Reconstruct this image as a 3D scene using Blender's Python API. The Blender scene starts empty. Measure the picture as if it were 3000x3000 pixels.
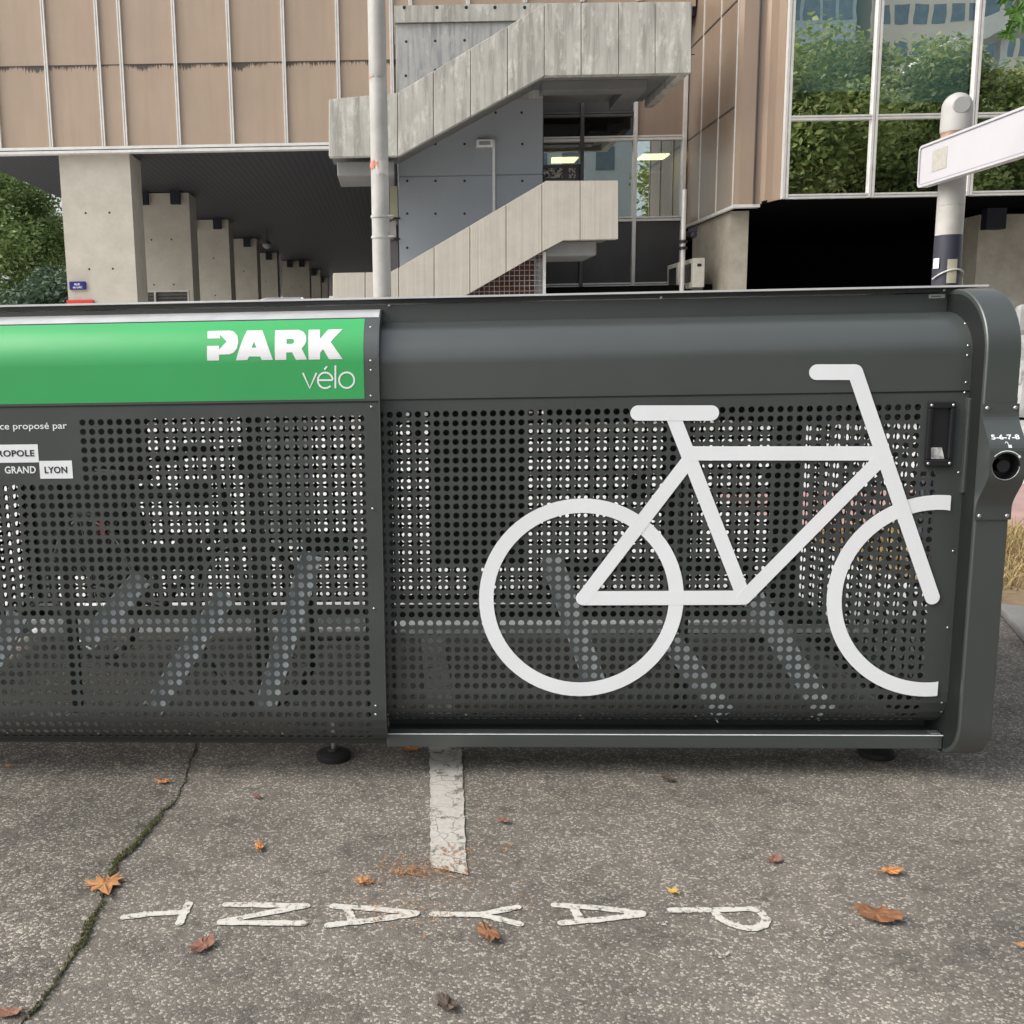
import bpy, bmesh, math, random
from mathutils import Vector, Matrix
from mathutils.geometry import tessellate_polygon
R = math.radians
random.seed(7)
scene = bpy.context.scene
col = scene.collection

# ------------------------------------------------------------------ camera
F = 2964.0; PX, PY = 1171.0, 1500.0; TH = R(9.1); PH = R(1.03); EYE = Vector((0, 0, 1.4))
r0 = Vector((1, 0, 0)); f0 = Vector((0, math.cos(TH), -math.sin(TH))); u0 = Vector((0, math.sin(TH), math.cos(TH)))
rr = math.cos(PH) * r0 - math.sin(PH) * u0; uu = math.sin(PH) * r0 + math.cos(PH) * u0
cam = bpy.data.cameras.new('camera'); co = bpy.data.objects.new('camera', cam); col.objects.link(co)
m = Matrix.Identity(4)
for i in range(3):
    m[i][0] = rr[i]; m[i][1] = uu[i]; m[i][2] = -f0[i]; m[i][3] = EYE[i]
co.matrix_world = m
cam.sensor_fit = 'HORIZONTAL'; cam.sensor_width = 36; cam.lens = F / 3000 * 36; cam.shift_x = (1500 - PX) / 3000
cam.clip_start = 0.05; cam.clip_end = 1000
scene.camera = co
# ------------------------------------------------------------------ sky, sun, exposure
SUN_EL, SUN_AZ = 44, 254          # azimuth: clockwise from +Y (north)
w = bpy.data.worlds.new('World'); scene.world = w; w.use_nodes = True
nt = w.node_tree; bg = nt.nodes['Background']
sky = nt.nodes.new('ShaderNodeTexSky'); sky.sky_type = 'NISHITA'; sky.sun_disc = False
sky.sun_elevation = R(SUN_EL); sky.sun_rotation = R(SUN_AZ); sky.air_density = 1.3; sky.dust_density = 4.0
hs = nt.nodes.new('ShaderNodeHueSaturation'); hs.inputs['Saturation'].default_value = 0.35
nt.links.new(sky.outputs[0], hs.inputs['Color']); nt.links.new(hs.outputs[0], bg.inputs['Color'])
bg.inputs['Strength'].default_value = 0.13
sl = bpy.data.lights.new('sun', 'SUN'); sl.energy = 1.3; sl.angle = R(55); sl.color = (1, .95, .87)
so = bpy.data.objects.new('sun', sl); col.objects.link(so)
az = R(SUN_AZ); el = R(SUN_EL)
sd = Vector((math.sin(az) * math.cos(el), math.cos(az) * math.cos(el), math.sin(el)))
so.rotation_euler = sd.to_track_quat('Z', 'Y').to_euler()
scene.view_settings.view_transform = 'Standard'; scene.view_settings.look = 'None'
scene.view_settings.exposure = 0.84; scene.view_settings.gamma = 1
scene.render.resolution_x = scene.render.resolution_y = 1024

# ------------------------------------------------------------------ measuring helpers
def ray(x, y): return (x - PX) / F * rr - (y - PY) / F * uu + f0
def atY(x, y, Y):
    d = ray(x, y); return EYE + d * (Y / d.y)
def atX(x, y, X):
    d = ray(x, y); return EYE + d * (X / d.x)
def gnd(x, y, z=0.0):
    d = ray(x, y); return EYE + d * ((z - EYE.z) / d.z)
ANG = R(-3.2); LO = Vector((0, 3.12, 0))
ex = Vector((math.cos(ANG), math.sin(ANG), 0)); ey = Vector((-math.sin(ANG), math.cos(ANG), 0))
def LP(x, y, ly=0.0):
    d = ray(x, y); t = (ly - (EYE - LO).dot(ey)) / d.dot(ey); p = EYE + d * t - LO
    return p.dot(ex), p.z

# ------------------------------------------------------------------ materials
def newmat(name):
    m = bpy.data.materials.new(name); m.use_nodes = True
    return m, m.node_tree, m.node_tree.nodes['Principled BSDF']
def N(nt, t, **k):
    n = nt.nodes.new(t)
    for a, b in k.items():
        if a in n.inputs: n.inputs[a].default_value = b
        else: setattr(n, a, b)
    return n
def ramp(nt, src, pts):
    n = nt.nodes.new('ShaderNodeValToRGB'); e = n.color_ramp.elements
    while len(e) > 1: e.remove(e[-1])
    e[0].position = pts[0][0]; e[0].color = (*pts[0][1], 1)
    for p, c in pts[1:]:
        q = e.new(p); q.color = (*c, 1)
    nt.links.new(src, n.inputs[0]); return n.outputs[0]
def coords(nt, scale=(1, 1, 1)):
    tc = nt.nodes.new('ShaderNodeTexCoord'); mp = nt.nodes.new('ShaderNodeMapping'); mp.inputs['Scale'].default_value = scale
    nt.links.new(tc.outputs['Object'], mp.inputs[0]); return mp.outputs[0]
def mixc(nt, fac, a, b):
    n = nt.nodes.new('ShaderNodeMix'); n.data_type = 'RGBA'
    for s, v in ((0, fac), (6, a), (7, b)):
        if isinstance(v, (tuple, list)): n.inputs[s].default_value = (*v, 1)
        elif isinstance(v, (int, float)): n.inputs[s].default_value = v
        else: nt.links.new(v, n.inputs[s])
    return n.outputs[2]
def noise(nt, vec, scale, detail=5, rough=.6):
    n = N(nt, 'ShaderNodeTexNoise', Scale=scale, Detail=detail, Roughness=rough); nt.links.new(vec, n.inputs['Vector']); return n.outputs['Fac']
def bump(nt, b, h, s, dist=.01):
    n = N(nt, 'ShaderNodeBump', Strength=s, Distance=dist); nt.links.new(h, n.inputs['Height']); nt.links.new(n.outputs[0], b.inputs['Normal'])
def M(name, c1, c2=None, scale=4, rough=.6, metal=0, bmp=0, stretch=(1, 1, 1), bscale=60, lo=.35, hi=.65, spec=.5, coat=0, rv=0):
    m, nt, b = newmat(name)
    b.inputs['Roughness'].default_value = rough; b.inputs['Metallic'].default_value = metal
    b.inputs['Specular IOR Level'].default_value = spec; b.inputs['Coat Weight'].default_value = coat
    v = coords(nt, stretch)
    if c2 is None: c2 = tuple(x * .88 for x in c1)
    nt.links.new(ramp(nt, noise(nt, v, scale), [(lo, c1), (hi, c2)]), b.inputs['Base Color'])
    if rv:
        q = N(nt, 'ShaderNodeMapRange'); q.inputs[1].default_value = .3; q.inputs[2].default_value = .7; q.inputs[3].default_value = rough - rv; q.inputs[4].default_value = rough + rv
        nt.links.new(noise(nt, coords(nt, (2.5, 2.5, 1.2)), 3.0, 8, .7), q.inputs[0]); nt.links.new(q.outputs[0], b.inputs['Roughness'])
    if bmp: bump(nt, b, noise(nt, v, bscale, 4), bmp)
    return m
def asphalt_color(nt, v, dark=(.135, .124, .110), mid=(.200, .184, .163), light=(.42, .395, .35), thr=.70, bl=.66):
    vo = N(nt, 'ShaderNodeTexVoronoi', Scale=165.0); nt.links.new(v, vo.inputs['Vector'])
    sep = nt.nodes.new('ShaderNodeSeparateColor'); nt.links.new(vo.outputs['Color'], sep.inputs[0])
    stone = ramp(nt, sep.outputs[0], [(0, dark), (thr, mid), (thr + .1, tuple(x * 1.35 for x in mid)), (.88, light), (1, light)])
    vo2 = N(nt, 'ShaderNodeTexVoronoi', Scale=165.0, feature='DISTANCE_TO_EDGE'); nt.links.new(v, vo2.inputs['Vector'])
    edge = ramp(nt, vo2.outputs['Distance'], [(0, (0, 0, 0)), (.09, (1, 1, 1))])
    c = mixc(nt, edge, dark, stone)
    big = ramp(nt, noise(nt, v, 1.6, 6, .65), [(.3, (bl, bl, bl)), (.7, (1.15, 1.13, 1.1))])
    fine = ramp(nt, noise(nt, v, 11, 7, .8), [(.3, (.52, .52, .52)), (.47, (.98, .98, .98)), (.7, (1.22, 1.2, 1.17))])
    x = N(nt, 'ShaderNodeMix', data_type='RGBA', blend_type='MULTIPLY'); x.inputs[0].default_value = 1
    nt.links.new(c, x.inputs[6]); nt.links.new(big, x.inputs[7])
    y = N(nt, 'ShaderNodeMix', data_type='RGBA', blend_type='MULTIPLY'); y.inputs[0].default_value = 1
    nt.links.new(x.outputs[2], y.inputs[6]); nt.links.new(fine, y.inputs[7])
    return y.outputs[2], vo2.outputs['Distance']
def asphalt(name, **k):
    m, nt, b = newmat(name); v = coords(nt)
    c, h = asphalt_color(nt, v, **k); nt.links.new(c, b.inputs['Base Color'])
    b.inputs['Roughness'].default_value = .85; b.inputs['Specular IOR Level'].default_value = .25
    bump(nt, b, h, .7, .004); return m
def road_paint(name, thr, paint=(.5, .48, .44), sc=30, cr=True):
    m, nt, b = newmat(name); v = coords(nt)
    c, h = asphalt_color(nt, v)
    n1 = noise(nt, v, sc, 8, .72)
    vc = N(nt, 'ShaderNodeTexVoronoi', Scale=14.0, feature='DISTANCE_TO_EDGE'); 
    wv = nt.nodes.new('ShaderNodeVectorMath'); wv.operation = 'ADD'
    nz = N(nt, 'ShaderNodeTexNoise', Scale=12.0, Detail=4.0); nt.links.new(v, nz.inputs['Vector'])
    sc2 = nt.nodes.new('ShaderNodeVectorMath'); sc2.operation = 'SCALE'; sc2.inputs[3].default_value = .1
    nt.links.new(nz.outputs['Color'], sc2.inputs[0]); nt.links.new(v, wv.inputs[0]); nt.links.new(sc2.outputs[0], wv.inputs[1])
    nt.links.new(wv.outputs[0], vc.inputs['Vector'])
    crack = ramp(nt, vc.outputs['Distance'], [(.0, (0, 0, 0)), (.035, (1, 1, 1))])
    f = ramp(nt, n1, [(thr - .06, (1, 1, 1)), (thr, (0, 0, 0))])
    mu = N(nt, 'ShaderNodeMath', operation='MULTIPLY'); nt.links.new(f, mu.inputs[0]); mu.inputs[1].default_value = 1
    if cr: nt.links.new(crack, mu.inputs[1])
    pc = ramp(nt, noise(nt, v, 60, 4), [(.3, paint), (.7, tuple(x * .8 for x in paint))])
    nt.links.new(mixc(nt, mu.outputs[0], c, pc), b.inputs['Base Color']); b.inputs['Roughness'].default_value = .8
    bump(nt, b, h, .35, .003); return m
def concrete(name, c1, c2, streak=.0, streak_c=(.1, .1, .09), rib=0, rough=.85, wscale=3.0):
    m, nt, b = newmat(name); v = coords(nt)
    base = ramp(nt, noise(nt, v, wscale, 8, .7), [(.3, c1), (.7, c2)])
    if streak:
        vs = coords(nt, (6, 6, .5)); s = ramp(nt, noise(nt, vs, 1.5, 6, .65), [(.5 - streak * .25, (0, 0, 0)), (.62, (1, 1, 1))])
        base = mixc(nt, s, base, streak_c)
        vs2 = coords(nt, (5, 5, 1.8)); s2 = ramp(nt, noise(nt, vs2, 1.6, 7, .72), [(.52, (0, 0, 0)), (.66, (.55, .55, .55))])
        base = mixc(nt, s2, base, tuple(min(.75, x * 1.45) for x in c1))
    nt.links.new(base, b.inputs['Base Color']); b.inputs['Roughness'].default_value = rough; b.inputs['Specular IOR Level'].default_value = .2
    if rib:
        vr = coords(nt, (1, 1, .02)); bump(nt, b, noise(nt, vr, 13, 2), rib, .02)
    else: bump(nt, b, noise(nt, v, 25, 8), .25, .01)
    return m
def glass(name, refl=.45, tint=(.5, .6, .6), wob=.0, rough=0.0, rc=(.95, .97, .97)):
    m, nt, b = newmat(name); nt.nodes.remove(b); out = nt.nodes['Material Output']
    t = N(nt, 'ShaderNodeBsdfTransparent'); t.inputs[0].default_value = (*tint, 1)
    g = N(nt, 'ShaderNodeBsdfGlossy'); g.inputs[0].default_value = (*rc, 1); g.inputs['Roughness'].default_value = rough
    mx = nt.nodes.new('ShaderNodeMixShader'); mx.inputs[0].default_value = refl
    nt.links.new(t.outputs[0], mx.inputs[1]); nt.links.new(g.outputs[0], mx.inputs[2]); nt.links.new(mx.outputs[0], out.inputs[0])
    if wob:
        v = coords(nt); bn = N(nt, 'ShaderNodeBump', Strength=wob, Distance=.02); nt.links.new(noise(nt, v, 1.1, 2), bn.inputs['Height'])
        nt.links.new(bn.outputs[0], g.inputs['Normal'])
    return m
def emis(name, c, s):
    m, nt, b = newmat(name); b.inputs['Base Color'].default_value = (*c, 1); b.inputs['Emission Color'].default_value = (*c, 1); b.inputs['Emission Strength'].default_value = s; return m
def foliage(name, cs, trans=.35):
    m, nt, b = newmat(name); g = nt.nodes.new('ShaderNodeNewGeometry')
    c = ramp(nt, g.outputs['Random Per Island'], [(i / (len(cs) - 1), x) for i, x in enumerate(cs)])
    nt.links.new(c, b.inputs['Base Color']); b.inputs['Roughness'].default_value = .55
    t = nt.nodes.new('ShaderNodeBsdfTranslucent'); nt.links.new(c, t.inputs[0])
    mx = nt.nodes.new('ShaderNodeMixShader'); mx.inputs[0].default_value = trans
    nt.links.new(b.outputs[0], mx.inputs[1]); nt.links.new(t.outputs[0], mx.inputs[2]); nt.links.new(mx.outputs[0], nt.nodes['Material Output'].inputs[0])
    return m
def cladding(name, c1, c2, seam_z, rough=.45, drips=True):
    m, nt, b = newmat(name); v = coords(nt)
    base = ramp(nt, noise(nt, v, .7, 5, .6), [(.3, c1), (.7, c2)])
    vs = coords(nt, (3, 3, .25)); s = ramp(nt, noise(nt, vs, 2.0, 6, .6), [(.45, (0, 0, 0)), (.75, (.5, .5, .5))])
    base = mixc(nt, s, base, tuple(x * .75 for x in c1))
    if drips:   # dirt that has run out of the joint
        tc = nt.nodes.new('ShaderNodeTexCoord'); sp = nt.nodes.new('ShaderNodeSeparateXYZ'); nt.links.new(tc.outputs['Object'], sp.inputs[0])
        vx = coords(nt, (1, 1, 0.0)); n1 = noise(nt, vx, 34, 3, .8); n0 = noise(nt, vx, 1.3, 2)
        a = N(nt, 'ShaderNodeMath', operation='MULTIPLY_ADD'); nt.links.new(n1, a.inputs[0]); a.inputs[1].default_value = .5; a.inputs[2].default_value = -.245
        a2 = N(nt, 'ShaderNodeMath', operation='MULTIPLY_ADD'); nt.links.new(n0, a2.inputs[0]); a2.inputs[1].default_value = .5; a2.inputs[2].default_value = -.20
        a3 = N(nt, 'ShaderNodeMath', operation='ADD'); nt.links.new(a.outputs[0], a3.inputs[0]); nt.links.new(a2.outputs[0], a3.inputs[1])
        d = N(nt, 'ShaderNodeMath', operation='SUBTRACT'); d.inputs[0].default_value = seam_z; nt.links.new(sp.outputs[2], d.inputs[1])   # below seam >0
        l = N(nt, 'ShaderNodeMath', operation='LESS_THAN'); nt.links.new(d.outputs[0], l.inputs[0]); nt.links.new(a3.outputs[0], l.inputs[1])
        g0 = N(nt, 'ShaderNodeMath', operation='GREATER_THAN'); nt.links.new(d.outputs[0], g0.inputs[0]); g0.inputs[1].default_value = 0
        mu = N(nt, 'ShaderNodeMath', operation='MULTIPLY'); nt.links.new(l.outputs[0], mu.inputs[0]); nt.links.new(g0.outputs[0], mu.inputs[1])
        mu2 = N(nt, 'ShaderNodeMath', operation='MULTIPLY'); nt.links.new(mu.outputs[0], mu2.inputs[0]); mu2.inputs[1].default_value = .85
        base = mixc(nt, mu2.outputs[0], base, (.02, .015, .012))
    nt.links.new(base, b.inputs['Base Color']); b.inputs['Roughness'].default_value = rough; b.inputs['Metallic'].default_value = .15
    return m
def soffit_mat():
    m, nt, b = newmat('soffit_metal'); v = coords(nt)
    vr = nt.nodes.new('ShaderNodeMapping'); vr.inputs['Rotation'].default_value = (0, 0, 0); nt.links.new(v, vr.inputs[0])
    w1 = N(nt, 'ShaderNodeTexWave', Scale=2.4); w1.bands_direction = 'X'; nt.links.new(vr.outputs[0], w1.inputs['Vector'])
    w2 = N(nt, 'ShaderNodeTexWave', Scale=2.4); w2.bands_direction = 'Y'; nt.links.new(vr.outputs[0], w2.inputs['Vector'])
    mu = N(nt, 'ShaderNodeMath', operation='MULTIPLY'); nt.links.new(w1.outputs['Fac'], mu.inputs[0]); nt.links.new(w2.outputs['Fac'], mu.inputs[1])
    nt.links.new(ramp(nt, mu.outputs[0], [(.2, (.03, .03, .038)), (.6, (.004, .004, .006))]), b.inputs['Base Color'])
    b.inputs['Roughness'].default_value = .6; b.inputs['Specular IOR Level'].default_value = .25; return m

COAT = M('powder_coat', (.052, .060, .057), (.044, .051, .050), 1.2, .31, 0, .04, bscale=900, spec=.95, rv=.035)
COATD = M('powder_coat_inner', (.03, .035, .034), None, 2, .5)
COATP = M('powder_coat_sheet', (.056, .062, .061), (.046, .052, .051), 2.5, .46, 0, .04, bscale=900, rv=.1)
GREEN = M('green_film', (.04, .39, .11), (.042, .33, .10), .8, .36, spec=.5, rv=.06)
WHITE = M('white_film', (.84, .855, .885), (.79, .805, .83), 3, .4, rv=.08)
WPINK = M('white_letter_film', (.74, .72, .74), (.7, .69, .71), 3, .4)
INK = M('black_ink', (.012, .012, .02), None, 3, .5)
BLACK = M('black_plastic', (.014, .014, .017), None, 3, .35)
STEEL = M('bright_steel', (.62, .62, .6), (.5, .5, .5), 30, .3, .9)
ALU = M('aluminium_edge', (.7, .7, .69), (.55, .55, .55), 8, .3, .5)
GALV = M('galvanised_steel', (.86, .91, .94), (.74, .81, .86), 14, .4, .0)
RUBBER = M('rubber', (.018, .018, .02), None, 4, .6)
ASPH = asphalt('asphalt_parking')
ASPH2 = asphalt('asphalt_old', dark=(.105, .096, .086), mid=(.19, .174, .154), light=(.41, .385, .34), thr=.68, bl=.5)
PAINTL = road_paint('worn_white_line', .61, sc=14)
PAINTT = road_paint('white_lettering_paint', .60, (.58, .56, .51), 60, False)
PAVE = M('pale_paving', (.60, .59, .57), (.50, .49, .47), 1.5, .8, bmp=.2)
PINK = M('pink_path', (.42, .27, .25), (.34, .22, .2), 3, .85, bmp=.2)
KERB = concrete('kerb_concrete', (.32, .31, .29), (.22, .21, .2))
STRAWG = foliage('dry_grass', [(.5, .36, .16), (.42, .3, .13), (.3, .24, .1), (.55, .42, .22)], .2)
SOIL = M('dry_soil', (.2, .14, .08), (.28, .21, .12), 10, .9, bmp=.4)
PILLAR = concrete('pillar_concrete', (.54, .50, .43), (.44, .41, .35))
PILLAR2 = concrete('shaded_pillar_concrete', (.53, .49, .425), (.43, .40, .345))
CONC_OLD = concrete('weathered_concrete', (.52, .505, .46), (.40, .39, .355), .15, (.32, .31, .28), .3, wscale=1.3)
CONC_NEW = concrete('board_marked_concrete', (.50, .465, .40), (.43, .40, .345), .0, rib=.45)
CONC_GREY = concrete('painted_grey_concrete', (.34, .365, .395), (.315, .34, .367), wscale=.7)
CONC_SLAB = concrete('slab_concrete', (.22, .22, .215), (.18, .18, .175), wscale=1.2)
CONC_WORN = concrete('bare_worn_concrete', (.38, .385, .38), (.47, .465, .44), .15, (.28, .285, .285), wscale=3.5)
CONC_STAIN = concrete('stained_concrete', (.42, .385, .32), (.29, .26, .215))
BRONZE = None
LFRAME = M('light_window_frame', (.76, .74, .71), (.66, .64, .61), 6, .35, .3)
DFRAME = M('dark_window_frame', (.11, .105, .11), (.08, .08, .08), 6, .4, .4)
SPAN = M('dark_spandrel', (.05, .048, .05), (.07, .066, .066), 1.5, .35, .2)
BLACKBOX = M('bearing_block_black', (.012, .014, .022), None, 3, .6)
VOID = M('void_dark', (.006, .006, .006), None, 1, 1.0, spec=0)  # near-black colour stands in for the deep shade of unlit voids
SOFFIT = soffit_mat()
GLASS_T = glass('mirror_window_glass', .78, (.72, .9, .9), .045)
GLASS_R = glass('lobby_glass', .40, (.75, .85, .82))
GLASS_D = glass('dark_glass', .12, (.12, .12, .14))
LEAF_A = foliage('plane_tree_leaf', [(.10, .16, .04), (.20, .27, .07), (.36, .42, .13), (.15, .22, .06), (.5, .54, .24)], .5)
LEAF_B = foliage('far_tree_leaf', [(.10, .17, .05), (.17, .26, .075), (.26, .35, .12), (.38, .45, .2)], .45)
LEAF_C = foliage('shrub_leaf', [(.04, .075, .045), (.07, .12, .07), (.12, .18, .10)])
LEAF_N = foliage('near_green_leaf', [(.03, .09, .012), (.05, .14, .015), (.11, .2, .02)], .3)
BARK = M('bark', (.16, .13, .10), (.09, .075, .06), 8, .9, bmp=.5)
POLE = M('lamp_post_paint', (.44, .43, .41), (.35, .34, .32), 5, .45)
SIGNP = M('sign_post_enamel', (.46, .445, .42), (.36, .345, .32), 6, .4)

# ------------------------------------------------------------------ mesh builder
ORG = {}
def link(o, parent=None):
    col.objects.link(o)
    if parent is not None: o.parent = parent
    return o
def tag(o, label=None, cat=None, group=None, kind=None):
    if label: o['label'] = label
    if cat: o['category'] = cat
    if group: o['group'] = group
    if kind: o['kind'] = kind
    return o
def thing(name, label, cat, loc=(0, 0, 0), rz=0, group=None, local=False):
    o = bpy.data.objects.new(name, None); col.objects.link(o); o.location = loc; o.rotation_euler = (0, 0, rz); o.empty_display_size = .1
    tag(o, label, cat, group); ORG[o.name] = Vector((0, 0, 0)) if local else Vector(loc); return o
class MB:
    def __init__(s): s.v = []; s.f = []; s.m = []; s.k = 0
    def add(s, vs, fs):
        n = len(s.v); s.v += [tuple(v) for v in vs]; s.f += [tuple(i + n for i in f) for f in fs]; s.m += [s.k] * len(fs); return s
    def box(s, a, b):
        x0, y0, z0 = a; x1, y1, z1 = b
        if x0 > x1: x0, x1 = x1, x0
        if y0 > y1: y0, y1 = y1, y0
        if z0 > z1: z0, z1 = z1, z0
        return s.add([(x0, y0, z0), (x1, y0, z0), (x1, y1, z0), (x0, y1, z0), (x0, y0, z1), (x1, y0, z1), (x1, y1, z1), (x0, y1, z1)],
                     [(0, 3, 2, 1), (4, 5, 6, 7), (0, 1, 5, 4), (1, 2, 6, 5), (2, 3, 7, 6), (3, 0, 4, 7)])
    def xz(s, poly, y0, y1):            # polygon in x,z extruded along y
        n = len(poly); a = sum(poly[i][0] * poly[(i + 1) % n][1] - poly[(i + 1) % n][0] * poly[i][1] for i in range(n))
        if a < 0: poly = poly[::-1]
        vs = [(x, y0, z) for x, z in poly] + [(x, y1, z) for x, z in poly]
        return s.add(vs, [tuple(range(n)), tuple(range(2 * n - 1, n - 1, -1))] + [(i, i + n, (i + 1) % n + n, (i + 1) % n) for i in range(n)])
    def yz(s, poly, x0, x1):
        n = len(poly); a = sum(poly[i][0] * poly[(i + 1) % n][1] - poly[(i + 1) % n][0] * poly[i][1] for i in range(n))
        if a < 0: poly = poly[::-1]
        vs = [(x0, y, z) for y, z in poly] + [(x1, y, z) for y, z in poly]
        return s.add(vs, [tuple(range(n - 1, -1, -1)), tuple(range(n, 2 * n))] + [(i, (i + 1) % n, (i + 1) % n + n, i + n) for i in range(n)])
    def xy(s, poly, z0, z1):
        n = len(poly); a = sum(poly[i][0] * poly[(i + 1) % n][1] - poly[(i + 1) % n][0] * poly[i][1] for i in range(n))
        if a < 0: poly = poly[::-1]
        vs = [(x, y, z0) for x, y in poly] + [(x, y, z1) for x, y in poly]
        return s.add(vs, [tuple(range(n - 1, -1, -1)), tuple(range(n, 2 * n))] + [(i, (i + 1) % n, (i + 1) % n + n, i + n) for i in range(n)])
    def tube(s, pts, r, n=10, cap=True):
        pts = [Vector(p) for p in pts]; rs = r if isinstance(r, (list, tuple)) else [r] * len(pts)
        d = (pts[1] - pts[0]).normalized(); up = Vector((0, 0, 1)) if abs(d.z) < .9 else Vector((1, 0, 0))
        a = d.cross(up).normalized(); vs = []
        for i, p in enumerate(pts):
            t = (pts[min(i + 1, len(pts) - 1)] - pts[max(i - 1, 0)]).normalized()
            a = (a - t * a.dot(t)).normalized(); b = t.cross(a)
            for j in range(n):
                q = 2 * math.pi * (j + .5) / n; vs.append(p + (a * math.cos(q) + b * math.sin(q)) * rs[i])
        fs = [(i * n + j, i * n + (j + 1) % n, (i + 1) * n + (j + 1) % n, (i + 1) * n + j) for i in range(len(pts) - 1) for j in range(n)]
        if cap: fs += [tuple(range(n - 1, -1, -1)), tuple(range((len(pts) - 1) * n, len(pts) * n))]
        return s.add(vs, fs)
    def lathe(s, c, prof, n=32):        # (radius, z) about a vertical axis
        vs = [(c[0] + r * math.cos(2 * math.pi * j / n), c[1] + r * math.sin(2 * math.pi * j / n), c[2] + z) for r, z in prof for j in range(n)]
        L = len(prof)
        fs = [(i * n + j, i * n + (j + 1) % n, (i + 1) * n + (j + 1) % n, (i + 1) * n + j) for i in range(L - 1) for j in range(n)]
        fs += [tuple(range(n - 1, -1, -1)), tuple(range((L - 1) * n, L * n))]
        return s.add(vs, fs)
    def build(s, name, mats, parent=None, loc=None, bevel=0, smooth=False, solid=0):
        org = Vector(loc) if loc is not None else (ORG[parent.name] if parent else Vector((0, 0, 0)))
        me = bpy.data.meshes.new(name); me.from_pydata([(x - org.x, y - org.y, z - org.z) for x, y, z in s.v], [], s.f)
        for mt in (mats if isinstance(mats, (list, tuple)) else [mats]): me.materials.append(mt)
        for p, k in zip(me.polygons, s.m): p.material_index = k; p.use_smooth = bool(smooth)
        me.update(); o = bpy.data.objects.new(name, me); link(o, parent); ORG[o.name] = org
        if loc is not None: o.location = loc
        if smooth and smooth != 'all': me.set_sharp_from_angle(angle=R(35))
        if solid:
            q = o.modifiers.new('s', 'SOLIDIFY'); q.thickness = solid; q.offset = -1; q.use_rim = True
            if smooth == 'all': e_ = o.modifiers.new('e', 'EDGE_SPLIT'); e_.split_angle = R(35)
        if bevel:
            q = o.modifiers.new('b', 'BEVEL'); q.width = bevel; q.segments = 2; q.limit_method = 'ANGLE'; q.angle_limit = R(40)
        return o
def text_mesh(body, bold=0.0, spacing=1.0):
    cu = bpy.data.curves.new('t', 'FONT'); cu.body = body; cu.size = 1; cu.offset = bold; cu.resolution_u = 4; cu.space_character = spacing
    ob = bpy.data.objects.new('t', cu); col.objects.link(ob); bpy.context.view_layer.update()
    me = bpy.data.meshes.new_from_object(ob.evaluated_get(bpy.context.evaluated_depsgraph_get()))
    vs = [(v.co.x, v.co.y) for v in me.vertices]; fs = [tuple(p.vertices) for p in me.polygons]
    bpy.data.objects.remove(ob); bpy.data.curves.remove(cu); bpy.data.meshes.remove(me)
    return vs, fs
def text_fit(body, x0, x1, y0, y1, bold=0.0, spacing=1.0):
    vs, fs = text_mesh(body, bold, spacing); xa = min(v[0] for v in vs); xb = max(v[0] for v in vs); ya = min(v[1] for v in vs); yb = max(v[1] for v in vs)
    return [(x0 + (x - xa) / (xb - xa) * (x1 - x0), y0 + (y - ya) / (yb - ya) * (y1 - y0)) for x, y in vs], fs

# ================================================================== THE SETTING
def sheet(name, poly, z, mat, kind='structure'):
    mb = MB(); mb.add([(x, y, z) for x, y in poly], [tuple(range(len(poly)))]); o = mb.build(name, mat); tag(o, kind=kind); return o
sheet('ground', [(-120, -120), (120, -120), (120, 160), (-120, 160)], 0, ASPH)
# pale pavement behind the locker, with a real kerb step
mb = MB(); mb.box((-40, 4.9, 0), (2.9, 16, .03)); mb.box((2.9, 9.6, 0), (40, 16, .03)); mb.box((-40, 16, 0), (40, 90, .03))
tag(mb.build('pavement', PAVE), kind='structure')
mb = MB(); mb.box((-40, 4.8, 0), (2.9, 4.9, .034)); k1, k2 = gnd(2925, 1800), gnd(3005, 1895); kd = (k2 - k1).normalized(); k3 = k2 + kd * 1.6; kn = Vector((-kd.y, kd.x, 0)) * .16
mb.xy([(2.9, 5.05), (k1.x, k1.y), (k3.x, k3.y), (k3.x + kn.x, k3.y + kn.y), (k1.x + kn.x + .03, k1.y + kn.y), (2.9, 5.22)], 0, .05)
tag(mb.build('kerb', KERB, bevel=.015), kind='structure')
mb = MB(); mb.box((2.9, 7.3, 0), (40, 9.6, .028)); tag(mb.build('path', PINK), kind='structure')
mb = MB(); mb.xy([(2.9, 5.22), (k1.x + kn.x + .03, k1.y + kn.y), (k3.x + kn.x, k3.y + kn.y), (14, k3.y), (14, 7.3), (2.9, 7.3)], 0, .04); tag(mb.build('verge', SOIL), kind='structure')
# older asphalt left of the crack
crack = [(575, 2185), (560, 2230), (545, 2290), (512, 2350), (480, 2380), (455, 2410), (430, 2440), (400, 2475), (372, 2500), (345, 2525), (328, 2555), (312, 2600), (298, 2645), (283, 2680), (265, 2715), (250, 2755), (222, 2790), (200, 2830), (165, 2880), (130, 2925), (95, 2970), (60, 3010)]
cr = []
for i in range(len(crack) - 1):
    (x0, y0), (x1, y1) = crack[i], crack[i + 1]
    for t in (0, .33, .66): cr.append((x0 + (x1 - x0) * t + random.uniform(-5, 5), y0 + (y1 - y0) * t + random.uniform(-2, 2)))
crw = [gnd(x, y) for x, y in cr]
far = gnd(590, 2150); poly = [(-.36, 4.79)] + [(p.x, p.y) for p in crw] + [(-1.4, -2), (-12, -2), (-12, 4.79)]
sheet('road_patch', poly, .004, ASPH2)

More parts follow.
